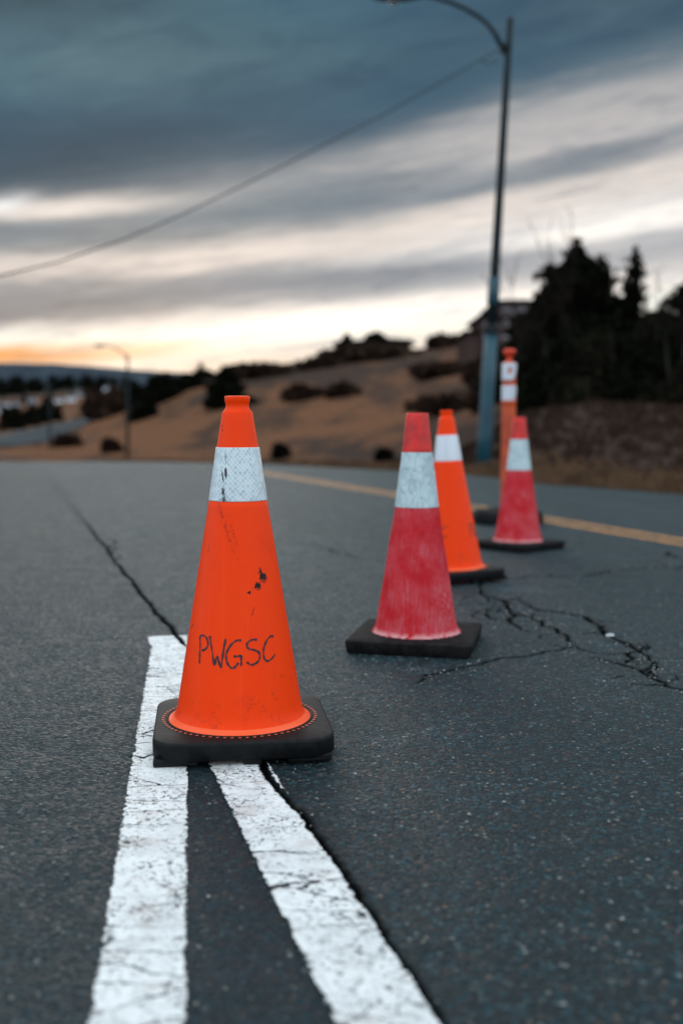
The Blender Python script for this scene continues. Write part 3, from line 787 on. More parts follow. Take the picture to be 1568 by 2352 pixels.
P_RED = [(0.1300, 0.0405), (0.1255, 0.0425), (0.1215, 0.0500), (0.1185, 0.0640), (0.0640, 0.4080), (0.0630, 0.4110), (0.0425, 0.5710)]
def red_cone(loc, rz_base, label, ph):
    root = empty('traffic_cone', loc); tag(root, label, 'traffic cone', 'faded red cones with a grey tape band')
    def wob(a, z, r):
        k = max(0, 1 - (z - 0.04) / 0.03)
        return (0.0030 * math.sin(a * 31 + ph) + 0.0022 * math.sin(a * 47)) * k + 0.0007 * math.sin(a * 5 + z * 30 + ph)
    mb = MB(); mb.lathe(densify(P_RED, 0.008), 160, wob); body = mb.build('cone_body', M_red, root, True)
    mb = MB(); mb.lathe(densify([(0.0426, 0.5705), (0.0438, 0.5712), (0.0437, 0.5730), (0.0325, 0.6780), (0.0312, 0.6822), (0.0285, 0.6835), (0.0255, 0.6830), (0.0250, 0.6500)], 0.01), 96); mb.build('cone_tip', M_redtip, root, True)
    def wr(a, z, r):
        return 0.0009 * mnoise.noise(Vector((a * 3 + ph, z * 42, ph))) + 0.0006 * mnoise.noise(Vector((a * 8, z * 90 + a * 9, ph)))
    mb = MB(); mb.lathe([(0.0632, 0.4095), (0.0646, 0.4100)] + densify([(0.0646, 0.4110), (0.0447, 0.5665)], 0.003) + [(0.0445, 0.5690), (0.0430, 0.5695)], 144, wr); mb.build('tape_band', M_tape, root, True)
    mb = MB(); rounded_slab(mb, 0.362, 0.020, 0.0, 0.0385, rz_base, 0.006, 5, 0.004); mb.build('rubber_base', M_rubber2, root, True)
    return root
g2 = gp(955, 1479)
red_cone((g2.x, g2.y, 0.0), R(-12.5), 'faded red cone with wrinkled grey tape, nearest on the right of the big orange cone', 0.3)
g4 = gp(1188, 1258)
red_cone((g4.x, g4.y, 0.0), R(41), 'farthest faded red cone, standing in front of the tall orange delineator post', 2.1)

# ------------------------------------------------------------------ delineator post
gd = gp(1164, 1200)
dl = empty('delineator_post', (gd.x, gd.y, 0)); tag(dl, 'thin orange delineator post with two white bands and knob handle behind the farthest cone', 'delineator')
mb = MB(); mb.lathe(densify([(0.060, 0.045), (0.058, 0.07), (0.049, 0.085), (0.0475, 0.12), (0.0455, 0.78), (0.0480, 0.785), (0.0480, 0.80), (0.0450, 0.805), (0.0445, 1.03), (0.0420, 1.042), (0.030, 1.052), (0.020, 1.053)], 0.03), 48); tb = mb.build('tube', M_deli, dl, True)
mb = MB(); mb.lathe([(0.020, 1.050), (0.0175, 1.070), (0.0185, 1.082), (0.030, 1.096), (0.040, 1.106), (0.0415, 1.118), (0.036, 1.130), (0.018, 1.134), (0.002, 1.134)], 32); mb.build('handle', M_delih, dl, True)
def patchband(z0, z1, torn):
    mb = MB(); n = 72; m = 14; vs = []
    idx = {}
    for i in range(n + 1):
        for j in range(m + 1):
            a = i * 2 * math.pi / n; z = z0 + (z1 - z0) * j / m
            idx[i, j] = len(vs); r = prof_r([(0.0455, 0.78), (0.0445, 1.03)], z) + 0.0018
            vs.append((r * math.sin(a), -r * math.cos(a), z))
    fs = []
    for i in range(n):
        for j in range(m):
            a = (i + .5) * 2 * math.pi / n; a = a if a < math.pi else a - 2 * math.pi; t = (j + .5) / m
            if torn(a, t): continue
            fs.append((idx[i, j], idx[i + 1, j], idx[i + 1, j + 1], idx[i, j + 1]))
    mb.add(vs, fs); o = mb.build('reflective_band', M_refl3, tb, True)
    s = o.modifiers.new('thick', 'SOLIDIFY'); s.thickness = 0.001; s.offset = 0
    return o
patchband(0.930, 1.040, lambda a, t: (a > 0.45 + t * 1.3 and a < 2.6) or ((a / 0.33) ** 2 + ((t - 0.55 - a * 0.25) / 0.18) ** 2 < 1))
patchband(0.787, 0.895, lambda a, t: (a > 0.50 + t * 1.2 and a < 2.4) )
mb = MB(); mb.lathe([(0.052, 0.085), (0.075, 0.095), (0.15, 0.090), (0.210, 0.082), (0.232, 0.066), (0.238, 0.020), (0.232, 0.0)], 10); mb.build('rubber_base', M_rubber2, dl, False, 0.006)

# ------------------------------------------------------------------ lamp posts
lb = gp(1108, 1084); YL = lb.y
lp = empty('street_lamp', (lb.x, lb.y, land_z(lb.x, lb.y) - 0.05)); O = Vector(lp.location)
tag(lp, 'near tall street lamp with blue lower pole, its curved arm cut off at the top', 'street lamp', 'street lamps along the road')
def lpt(px, py, dy=0.0): return dp(px, py, YL + dy) - O
base = Vector((0, 0, 0)); top = lpt(1171, 42)
def on(py):
    z = lpt(1150, py).z; return base.lerp(top, (z - base.z) / (top.z - base.z))
mb = MB(); mb.tube([base, on(1000), on(880), on(765)], [0.100, 0.097, 0.090, 0.084], 24); low = mb.build('lower_pole', M_poleblue, lp, True)
mb = MB(); mb.tube([on(768), on(750), on(748), on(745)], [0.096, 0.096, 0.090, 0.070], 24); mb.build('pole_collar', M_poledark, lp, False)
mb = MB(); mb.tube([on(752), on(600), on(400), on(200), top], [0.070, 0.062, 0.054, 0.047, 0.042], 20); mb.build('upper_pole', M_poledark, lp, True)
mb = MB(); mb.tube([on(700), on(698), on(640), on(638)], [0.073, 0.082, 0.079, 0.066], 20); mb.build('pole_sleeve', M_poleblue, lp, True)
mb = MB(); pj = on(112)
mb.tube([pj + Vector((0.03, 0, 0.03)), lpt(1156, 108, 0), lpt(1149, 104)], [0.06, 0.055, 0.045], 12)
mb.tube([lpt(1166, 112), lpt(1150, 122)], [0.05, 0.03], 10); mb.build('arm_bracket', M_poledark, lp, True)
AP = [(1149, 104), (1136, 77), (1118, 54), (1094, 35), (1066, 19), (1038, 7), (1005, -4), (970, -12), (945, -14)]
arm = [lpt(*p) for p in AP]
mb = MB(); mb.tube(arm, [0.033, 0.031, 0.029, 0.028, 0.027, 0.026, 0.025, 0.024, 0.024], 12); mb.build('arm', M_poledark, lp, True)
mb = MB(); c = lpt(925, -12)
def cobra(mb, c, sc=1.0):
    prof = [(-0.42, 0.03), (-0.36, 0.09), (-0.2, 0.125), (0.0, 0.12), (0.18, 0.085), (0.30, 0.045), (0.33, 0.02)]
    n = 16; vs = []; fs = []
    for (x, r) in prof:
        for k in range(n):
            a = k * 2 * math.pi / n; vs.append(c + Vector((x, math.cos(a) * r * 1.1, math.sin(a) * r * 0.62)) * sc)
    for i in range(len(prof) - 1):
        for k in range(n): fs.append((i * n + k, (i + 1) * n + k, (i + 1) * n + (k + 1) % n, i * n + (k + 1) % n))
    fs += [tuple(range(n)), tuple((len(prof) - 1) * n + k for k in range(n - 1, -1, -1))]
    mb.add(vs, fs)
cobra(mb, c); hd = mb.build('lamp_head', M_poledark, lp, True)
mb = MB(); mb.lathe([(0.075, 0.0), (0.07, -0.03), (0.04, -0.055), (0.0, -0.06)], 20); le = mb.build('lamp_lens', M_lens, hd, True); le.location = c + Vector((-0.12, 0, -0.055))
# cable
pts = [(1143, 116), (1100, 138), (1000, 196), (870, 268), (720, 345), (560, 425), (420, 492), (290, 548), (140, 600), (0, 634), (-200, 668), (-500, 700)]
mb = MB(); mb.tube([dp(x, y, YL - 0.002 * (1143 - x)) for x, y in pts], 0.0085, 8)
cb = mb.build('overhead_cable', M_cable, None, True); tag(cb, 'thin dark overhead cable sagging from the near lamp pole down to the left', 'cable')
mb = MB(); mb.tube([dp(x, y, YL - 0.03) for x, y in [(1102, 137), (1112, 143), (1126, 145), (1140, 140), (1148, 130)]], 0.008, 6); mb.build('drip_loop', M_cable, cb, True)

def far_lamp(px, d, ytop, xh, yh, label, hgt_arm=30):
    b = at(px, d); root = empty('street_lamp', b); tag(root, label, 'street lamp', 'street lamps along the road')
    f = lambda x, y: dp(x, y, d) - b
    t = f(px + 1, ytop)
    mb = MB(); mb.tube([Vector((0, 0, -0.2)), t * 0.5, t], [0.11, 0.085, 0.06], 12); mb.build('pole', M_poledark, root, True)
    k = (px - xh)
    A = [f(px, ytop + 10), f(px - 0.12 * k, ytop - 0.1 * k * 0), f(px - 0.4 * k, yh + 8), f(px - 0.7 * k, yh + 1), f(xh + 8, yh)]
    mb = MB(); mb.tube(A, [0.05, 0.045, 0.04, 0.035, 0.035], 8); mb.build('arm', M_poledark, root, True)
    mb = MB(); cobra(mb, f(xh, yh + 1), 1.0); mb.build('lamp_head', M_poledark, root, True)
far_lamp(293, 60, 814, 234, 793, 'distant street lamp with a curved arm, standing beyond the crest left of the big cone')
far_lamp(115, 88, 880, 78, 868, 'small far lamp post at the left, near the bend of the valley road')

# ------------------------------------------------------------------ vegetation
def leaf_quads(P, size, r, flat=0.0):
    """P: n x 3 centres -> verts, quads of randomly turned leaf clumps"""
    n = len(P); a = r.normal(size=(n, 3)); a /= np.linalg.norm(a, axis=1)[:, None]
    b = r.normal(size=(n, 3)); b -= (a * b).sum(1)[:, None] * a; b /= np.linalg.norm(b, axis=1)[:, None]
    s = (size * r.uniform(0.5, 1.3, n))[:, None]
    a *= s; b *= s * 0.55
    V = np.stack([P - a, P - b * r.uniform(.5, 1, n)[:, None], P + a, P + b], 1).reshape(-1, 3)
    return V, np.arange(4 * n).reshape(-1, 4)
def conifer(h, w, seed, leaf=0.10, dens=1.0, lean=0.0):
    r = np.random.default_rng(seed); P = []
    nb = int(120 * dens ** 0.5)
    gap = r.uniform(0, 6.28)
    for k in range(nb):
        t = r.uniform(0.04, 1.0) ** 0.85
        az = r.uniform(0, 2 * math.pi)
        L = w / 2 * (1 - t) ** 0.85 * r.choice([r.uniform(0.35, 0.7), r.uniform(0.7, 1.0), r.uniform(1.0, 1.45)], p=[.35, .45, .20]) * (1 + 0.22 * math.sin(t * 17 + gap * 3)) * (0.85 + 0.25 * math.sin(az * 2 + gap)) + 0.03 * h * (1 - t) + 0.02
        n = max(3, int(L * 34 * dens))
        s = r.uniform(0.08, 1, n) ** 0.8
        x = np.cos(az) * s * L; y = np.sin(az) * s * L
        z = t * h * 0.97 + s * L * (0.28 * t - 0.12) + 0.10 * L * s ** 2
        spread = 0.035 * h ** 0.5 + 0.13 * L * (1 - s * 0.6)
        P.append(np.stack([x + r.normal(size=n) * spread, y + r.normal(size=n) * spread, z + r.normal(size=n) * spread * 0.55], -1))
    n = int(50 * dens); P.append(np.stack([r.normal(size=n) * 0.015 * h ** .5, r.normal(size=n) * 0.015 * h ** .5, r.uniform(0.75, 1.02, n) * h], -1))
    P = np.concatenate(P); P[:, 0] += lean * P[:, 2]
    return leaf_quads(P, leaf, r)
def mound(h, w, dpt, seed, leaf, n):
    r = np.random.default_rng(seed); P = []
    k = 7
    for i in range(k):
        cx, cy = r.uniform(-.32, .32) * w, r.uniform(-.32, .32) * dpt; rr = r.uniform(.20, .34)
        d = r.normal(size=(n // k, 3)); d /= np.linalg.norm(d, axis=1)[:, None]; d *= (r.uniform(0.25, 1.08, n // k) ** 0.5)[:, None]
        hh = h * r.uniform(0.42, 1.0)
        P.append(np.stack([cx + d[:, 0] * rr * w, cy + d[:, 1] * rr * dpt, hh * 0.5 + d[:, 2] * hh * 0.5], -1))
    return leaf_quads(np.concatenate(P), leaf, r)
def plant_tree(name, loc, h, w, seed, leaf, dens, label, group=None, cat='tree', mat=None, lean=0.0):
    root = empty(name, loc); tag(root, label, cat, group)
    V, Q = conifer(h, w, seed, leaf, dens, lean); mesh_np('crown', V, Q, mat or M_needle, root, False)
    mb = MB(); mb.tube([(0, 0, -0.3), (lean * h * .3, 0, h * .3), (lean * h * .93, 0, h * .93)], [0.035 * h ** .6 + .03, 0.028 * h ** .6 + .02, 0.012], 8); mb.build('trunk', M_bark, root, True)
    return root
def plant_bush(name, loc, h, w, seed, leaf, n, label, group=None, mat=None, dpt=None):
    root = empty(name, loc); tag(root, label, 'bush', group)
    V, Q = mound(h, w, dpt or w * .7, seed, leaf, n); mesh_np('foliage', V, Q, mat or M_leafb, root, False)
    mb = MB(); r = random.Random(seed)
    for k in range(5):
        x, y = r.uniform(-.25, .25) * w, r.uniform(-.2, .2) * w
        mb.tube([(x * .3, y * .3, -.1), (x * .7, y * .7, h * .4), (x, y, h * .85)], [0.02 * h + .008, 0.014 * h + .005, 0.004], 5)
    mb.build('stems', M_bark, root)
    return root
def top_h(px, d, ytop):
    b = at(px, d); return b, dp(px, ytop, d).z - b.z
# the dark stand on the right
for i, (px, d, yt, wpx, lf, dn, lab) in enumerate([
    (1315, 30, 556, 400, .13, 3.4, 'tallest broad dark spruce behind the bank, its ragged top above all the others'),
    (1368, 32, 592, 210, .12, 2.0, 'dark spruce whose pointed top pokes out just right of the tallest tree'),
    (1447, 29, 574, 150, .10, 2.2, 'slender dark spruce with an open narrow spire between the tall stand and the right edge'),
    (1585, 28, 618, 300, .12, 2.4, 'dark spruce cut off by the right edge of the picture'),
    (1250, 31, 655, 260, .12, 2.2, 'lower dark spruce on the left flank of the tall stand'),
    (1405, 31, 680, 260, .12, 2.0, 'short dark spruce filling the gap between the tall tree and the slender spire'),
    (1510, 33, 700, 240, .12, 1.6, 'short dark spruce right of the slender spire')]):
    b, h = top_h(px, d, yt)
    b.z -= 0.2
    plant_tree('spruce_tree', b, h + 0.2, wpx / FPX * d * 1.25, 40 + i, lf, dn, lab, 'spruces above the bank')
for i, (px, d, yt, wpx, lab) in enumerate([
    (1225, 27.5, 735, 120, 'dark brown thicket bush at the left foot of the spruce stand'),
    (1275, 26, 740, 150, 'dense dark bush under the tallest spruce'),
    (1340, 25.5, 750, 170, 'dense dark bush in the middle of the thicket above the bank'),
    (1420, 25.5, 745, 160, 'dense dark bush below the slender spruce'),
    (1490, 26, 715, 140, 'dark bush below the gap right of the slender spruce'),
    (1555, 25, 735, 170, 'dark bush at the right edge of the thicket above the bank'),
    (1640, 24, 740, 180, 'dark bush just past the right edge of the picture'),
    (1240, 23.5, 850, 110, 'low dark shrub on the lip of the bank behind the orange post'),
    (1325, 22.8, 860, 120, 'low dark shrub on the lip of the bank below the tallest spruce'),
    (1440, 22.5, 862, 130, 'low dark shrub on the lip of the bank below the slender spruce'),
    (1535, 22.2, 868, 120, 'low dark shrub on the lip of the bank at the right')]):
    b, h = top_h(px, d, yt); b.z -= .1
    plant_bush('shrub', b, h + .1, wpx / FPX * d * 1.15, 90 + i, .10, 3400, lab, 'thicket above the bank', M_needle if i % 2 else M_olive)
# bare twiggy shrubs
def bare(loc, h, seed, label, w=0.5):
    root = empty('bare_tree', loc); tag(root, label, 'bare tree', 'leafless trees in the thicket')
    r = random.Random(seed); mb = MB()
    def br(p, d, L, rad, lev):
        n = 4; pts = [p]; q = p.copy()
        for k in range(n):
            d = (d + Vector((r.uniform(-.16, .16), r.uniform(-.16, .16), r.uniform(-.05, .12)))).normalized(); q = q + d * L / n; pts.append(q.copy())
        mb.tube(pts, [rad * (1 - .7 * k / n) for k in range(n + 1)], 5 if lev < 2 else 3, False)
        if lev < 3:
            for k in range(5 if lev < 2 else 4):
                s = pts[r.randint(1, n)]; dd = (d + Vector((r.uniform(-w, w) * 1.3, r.uniform(-w, w), r.uniform(-.1, .5)))).normalized()
                br(s, dd, L * r.uniform(.4, .65), rad * .5, lev + 1)
    tr = MB(); 
    br(Vector((0, 0, -0.1)), Vector((0.05, 0, 1)), h * .62, 0.012 * h, 0)
    mb.build('branches', M_twig, root)
    return root
for i, (px, d, yt, lab) in enumerate([(1170, 26, 640, 'leafless twiggy tree rising between the lamp pole and the spruces'), (1203, 27, 648, 'leafless tree leaning against the left of the spruce stand'),
                                      (1338, 27, 535, 'thin leafless tree whose twigs rise above the tallest spruce'), (1483, 27, 650, 'leafless twiggy tree right of the slender spruce'), (1508, 26, 660, 'leafless tree beside the spruce cut by the right edge')]):
    b, h = top_h(px, d, yt); bare(b, h, 5 + i, lab, 0.55)

# hill trees and bushes:  px, depth, top, width px
HT = [(520, 108, 844, 84, 'lone dark conifer halfway up the tan hill, just above the big cone'), (366, 140, 862, 80, 'dark conifer at the left foot of the hill'),
      (433, 145, 860, 70, 'dark conifer on the left skyline of the hill'), (478, 165, 852, 34, 'small pointed conifer on the skyline above the lone conifer'),
      (562, 175, 836, 30, 'small conifer on the skyline above and right of the lone conifer'), (332, 120, 905, 40, 'small dark conifer beside the far lamp pole'),
      (797, 165, 770, 62, 'left pointed conifer of the clump on the hill crest'), (862, 165, 764, 84, 'tallest conifer of the clump on the hill crest'),
      (830, 164, 786, 66, 'round low conifer in the middle of the clump on the hill crest'), (905, 165, 784, 40, 'thin conifer at the right end of the clump on the hill crest')]
for i, (px, d, yt, wpx, lab) in enumerate(HT):
    b, h = top_h(px, d, yt); b.z -= .3
    plant_tree('conifer', b, h + .3, wpx / FPX * d * 1.8, 200 + i, .45, 1.6, lab, 'conifers on the hill')
HB = [(706, 96, 897, 78, 24, 'dark oval bush alone on the tan hillside right of the big cone'), (790, 92, 905, 66, 22, 'dark bush beside the oval one on the tan hillside'),
      (1008, 92, 832, 90, 26, 'long dark bush high on the tan hillside left of the lamp pole'), (1040, 48, 900, 150, 40, 'wide dark scrub patch left of the lamp pole foot'),
      (650, 46, 1026, 20, 20, 'small green shrub at the foot of the hill beside the big cone'), (882, 30, 1036, 17, 17, 'small green shrub at the road edge left of the red cone'),
      (600, 150, 858, 120, 26, 'dark scrub below the left skyline of the hill'), 
      (735, 150, 836, 80, 20, 'dark scrub just left of the conifer clump'), (850, 155, 802, 150, 30, 'dark scrub under the conifer clump'),
      (1030, 165, 790, 90, 18, 'dark scrub on the skyline near the brown building'),
      (1140, 60, 800, 120, 60, 'dark brush below the brown building'), (258, 74, 1012, 24, 20, 'brown bush left of the far lamp pole'),
      (245, 150, 902, 90, 60, 'dark thicket at the left foot of the hill by the far lamp pole'), (160, 88, 1006, 50, 18, 'brown bush by the bend of the valley road'), (1110, 40, 880, 60, 50, 'brown scrub behind the lamp pole')]
for i, (px, d, yt, wpx, hp, lab) in enumerate(HB):
    b, h = top_h(px, d, yt); h = hp * 1.25 / FPX * d
    b = at(px, d); want = dp(px, yt + hp, d).z
    plant_bush('shrub', b, max(h, dp(px, yt, d).z - b.z), wpx / FPX * d * 1.2, 300 + i, .006 * d + .05, 1500, lab, 'scrub on the hill', M_olive if i in (4, 5) else M_hillscrub)

# woodland filling the valley on the left: reads as one mass
r = np.random.default_rng(99); VV = []; QQ = []; off = 0
for k in range(760):
    px = r.uniform(-700, 470); d = r.choice([r.uniform(175, 290), r.uniform(800, 1450), r.uniform(290, 800)], p=[.36, .44, .20])
    if px > 330 and d < 220: continue
    if 95 < px < 300 and 175 < d < 230: continue
    b = at(px, d); h = r.uniform(3.0, 5.0) if d < 290 else r.uniform(5, 9) * (0.6 + d / 1200)
    if d < 800 and any(abs(px - q) < 14 for q in (6, 17, 42, 78, 139, 166, 192, 262)) and d > 260: continue
    v, q = conifer(h, h * r.uniform(.6, 1.1), 1000 + k, .5 + d * .0012, .10)
    VV.append(v + np.array([b.x, b.y, b.z - .4])); QQ.append(q + off); off += len(v)
fw = mesh_np('far_woodland', np.concatenate(VV), np.concatenate(QQ), M_needle, None, False)
tag(fw, 'dark mass of woods filling the valley at the left below the blue ridge', 'woodland', kind='stuff')
# brushwood clothing the foot of the woods
# dry grass along the bank and road edge
def blades(name, n, region, hh, seed, label, mat=M_straw):
    r = np.random.default_rng(seed); V = []; T = []
    for k in range(n):
        x, y = region(r); z = land_z(x, y) - 0.01
        for q in range(7):
            a = r.uniform(0, 6.28); w = 0.006 + 0.0003 * y; h = hh * r.uniform(.5, 1.2); ln = r.uniform(.1, .5) * h
            ox, oy = r.normal(0, .03, 2); n0 = len(V)
            V += [(x + ox - w, y + oy, z), (x + ox + w, y + oy, z), (x + ox + math.cos(a) * ln, y + oy + math.sin(a) * ln, z + h)]; T.append((n0, n0 + 1, n0 + 2))
    o = mesh_np(name, np.array(V), None, mat, None, False, np.array(T)); tag(o, label, 'grass', kind='stuff'); return o
def reg_edge(r):
    y = r.uniform(5, 20); return float(road_edge(y)) + abs(r.normal(0, .5)) + 0.02, y
def reg_bank(r):
    y = r.uniform(9, 24); return float(road_edge(min(y, 18))) + r.uniform(0.3, 12), y
blades('dry_grass', 2600, reg_edge, .13, 1, 'dry tan grass along the foot of the bank at the road edge')
blades('brown_weeds', 5000, reg_bank, .12, 2, 'low brown weeds covering the bare bank', M_hillscrub)

# ------------------------------------------------------------------ buildings
bb = at(1190, 95); bd = empty('apartment_building', bb); tag(bd, 'dark brown stepped building on the hill behind the lamp pole and spruces', 'building')
f = lambda px, py, dy=0: dp(px, py, 95 + dy) - bb
def block(name, x0, x1, y0, depth, dy):
    a, b = f(x0, y0, dy), f(x1, y0, dy); zb = -2.0
    mb = MB(); mb.box(((a.x + b.x) / 2, dy + depth / 2, (a.z + zb) / 2), (b.x - a.x, depth, a.z - zb)); o = mb.build(name, M_bwall, bd)
    rf = MB(); rf.box(((a.x + b.x) / 2, dy + depth / 2, a.z + 0.15), (b.x - a.x + .6, depth + .6, 0.30)); rf.build('roof', M_broof, o)
    return a, b
blocks = [(1146, 1290, 697, 10, 0.0), (1107, 1146.3, 731, 9, 0.4), (1072, 1107.3, 767, 8, 0.8)]
for x0, x1, y0, dep_, dy in blocks: block('wall', x0, x1, y0, dep_, dy)
def window(px0, px1, py0, py1, dy):
    a, b = f(px0, py1, dy), f(px1, py0, dy); c = (a + b) / 2; y = dy - 0.04
    w, h = abs(b.x - a.x), abs(b.z - a.z)
    mb = MB()
    for sx in (-1, 1): mb.box((c.x + sx * w / 2, y, c.z), (0.12, 0.12, h + .12))
    for sz in (-1, 1): mb.box((c.x, y - .003, c.z + sz * h / 2), (w + .10, 0.12, 0.12))
    fr = mb.build('window', M_frame, bd)
    mb = MB(); mb.box((c.x, y + .01, c.z), (w - .12, 0.04, h - .12)); mb.build('pane', M_glass, fr)
for row in ((706, 722), (736, 750), (764, 778)):
    for k in range(5):
        x0 = 1152 + k * 22; window(x0, x0 + 17, row[0], row[1], 0.0)
for row in ((740, 752), (764, 776)):
    for k in range(2): window(1111 + k * 18, 1124 + k * 18, row[0], row[1], 0.4)
# small houses in the valley
for i, (px, py, wpx, mt, lab) in enumerate([
    (6, 950, 24, M_hwhite, 'white house lowest at the far left edge'), (17, 936, 18, M_hwhite, 'white house just above the lowest one at the left edge'), (42, 935, 16, M_hgrey, 'grey house second from the left edge row'),
    (78, 928, 20, M_hgrey, 'grey house in the valley right of the left edge pair'), (139, 925, 15, M_hwhite, 'left one of two small white houses in the middle of the valley'),
    (166, 922, 18, M_hwhite, 'right one of two small white houses in the middle of the valley'), (192, 912, 20, M_hgrey, 'grey house up the valley left of the far lamp pole'), (262, 909, 32, M_hwhite, 'largest white house just left of the far lamp pole')]):
    ds_ = np.linspace(260, 1200, 300); best = min(ds_, key=lambda q: abs(dp(px, py, q).z - at(px, q).z)); d = float(best)
    p = at(px, d); gz = p.z; w = wpx / FPX * d; hh = w * 0.55
    root = empty('house', (p.x, p.y, gz - .2), (0, 0, R(random.uniform(-25, 25)))); tag(root, lab, 'house', 'small houses in the valley')
    mb = MB(); mb.box((0, 0, hh / 2), (w, w * .8, hh)); mb.build('wall', mt, root)
    mb = MB(); a = w / 2 + .2; b = w * .4 + .2; rh = w * .28
    mb.add([(-a, -b, hh), (a, -b, hh), (a, b, hh), (-a, b, hh), (-a, 0, hh + rh), (a, 0, hh + rh)], [(0, 1, 5, 4), (2, 3, 4, 5), (0, 4, 3), (1, 2, 5), (3, 2, 1, 0)]); mb.build('roof', M_hroof, root)
    for sx in (-.25, .25):
        mb = MB(); mb.box((sx * w, -w * .4 - .02, hh - w * .22), (w * .2, .08, w * .22)); mb.build('window', M_glass, root)

# ------------------------------------------------------------------ small things on the road
p = gp(1399, 1462); mb = MB(); mb.add([(-.013, -.006, .001), (.012, -.008, .002), (.015, .006, .007), (-.010, .008, .005), (0, 0, .010)], [(0, 1, 4), (1, 2, 4), (2, 3, 4), (3, 0, 4), (3, 2, 1, 0)])
o = mb.build('paper_scrap', M_paper, None); o.location = (p.x, p.y, 0.0005); tag(o, 'tiny white scrap lying beside the long crack at the right', 'litter')
V = []; T = []; r = np.random.default_rng(12)
ico = np.array([(0, 0, 1), (1, 0, 0), (0, 1, 0), (-1, 0, 0), (0, -1, 0), (0, 0, -.3)], float); it = [(0, 1, 2), (0, 2, 3), (0, 3, 4), (0, 4, 1), (5, 2, 1), (5, 3, 2), (5, 4, 3), (5, 1, 4)]
crk_pts = [(a.lerp(b, random.random()), w) for a, b, w in SEG for q in range(2)]
for k in range(1750):
    y = r.uniform(1.1, 9) ** 1.0; x = r.uniform(-.42, .42) * y * 1.1
    if k > 1300:
        q_, w_ = crk_pts[int(r.integers(len(crk_pts)))]; x, y = q_.x + r.normal(0, .035), q_.y + r.normal(0, .035)
    s = r.uniform(.0012, .0032) * (1 + .1 * y); a = r.uniform(0, 6.28); c, sn = math.cos(a), math.sin(a)
    v = ico * np.array([s * r.uniform(.8, 1.5), s * r.uniform(.7, 1.2), s * .8]) * (1 + r.uniform(-.2, .2, (6, 1)))
    v = np.stack([v[:, 0] * c - v[:, 1] * sn + x, v[:, 0] * sn + v[:, 1] * c + y, v[:, 2] + .0012], -1); n0 = len(V); V += v.tolist(); T += [(p_ + n0, q_ + n0, w_ + n0) for p_, q_, w_ in it]
o = mesh_np('road_grit', np.array(V), None, M_stone, None, False, np.array(T)); tag(o, 'loose grit scattered over the asphalt', 'grit', kind='stuff')

# ------------------------------------------------------------------ sky
w = bpy.data.worlds.new('World'); sc.world = w; w.use_nodes = True; nt = w.node_tree; X.nt = nt
bg = nt.nodes['Background']
SUN_AZ = math.atan((300 - 784) / FPX); SUN_EL = R(6)
sky = nt.nodes.new('ShaderNodeTexSky'); sky.sky_type = 'NISHITA'; sky.sun_disc = False; sky.sun_elevation = SUN_EL; sky.sun_rotation = SUN_AZ % (2 * math.pi)
tc = nt.nodes.new('ShaderNodeTexCoord'); g = X(tc.outputs['Generated'])
dx, dy, dz = sep(g)
az = mx('ARCTAN2', dx, dy); el = mx('ARCSINE', dz)
pxs = az * FPX + 784.0; up = el * FPX
stv = comb(az * 2.2, up * 0.0035, 0.0)                     # soft streak coordinates
# slanted streaks: rise to the right
sl = up - (pxs * 0.13)
warp = noise(comb(az * 2.6, sl * 0.0032, 3.0), 1.6, 4, 0.55) - 0.5
warp2 = noise(comb(az * 5.0, sl * 0.012, 7.0), 1.5, 5, 0.6) - 0.5
pc = mx('MINIMUM', mx('MAXIMUM', pxs, -900.0), 2600.0)
t = (up + warp * 120.0 + warp2 * 45.0) / (pc * (0.62 / 1568) + 1.0)
tt = t / 1000.0
cl = ramp(tt, [(0.0, '#f4d9c4'), (0.10, '#fbe6d0'), (0.150, (1.15, 1.06, 0.94)), (0.195, (1.10, 1.0, 0.92)), (0.228, '#979ca5'), (0.275, '#768390'), (0.315, '#d6cdc8'), (0.345, '#eadfd7'), (0.385, '#76838f'),
               (0.425, '#aeaeb0'), (0.465, '#6f7f8b'), (0.505, '#436276'), (0.570, '#2d5068'), (0.690, '#41677a'), (0.800, '#4d6f7e'), (0.900, '#3a5566'), (1.0, '#2e4657')], 'B_SPLINE')
def blob(x0, up0, sx, sy, rot=0.0):
    a = pxs - x0; b = up - up0 + warp2 * 60.0; c, s = math.cos(rot), math.sin(rot)
    u_ = (a * c + b * s) / sx; v_ = (a * -s + b * c) / sy; return gauss(mx('SQRT', u_ * u_ + v_ * v_))
# fine wisps
wisp = noise(comb(az * 7.0, sl * 0.020, 1.0), 1.4, 6, 0.62)
lite = sstep(tt, 0.50, 0.42)
lite = sstep(tt, 0.40, 0.52, 1.0, 0.0)
cl = mix(cl, '#f2e4da', sstep(wisp, 0.50, 0.72) * lite * 0.55)

cl = mix(cl, '#7c7f88', sstep(wisp, 0.30, 0.46, 1.0, 0.0) * lite * 0.5)
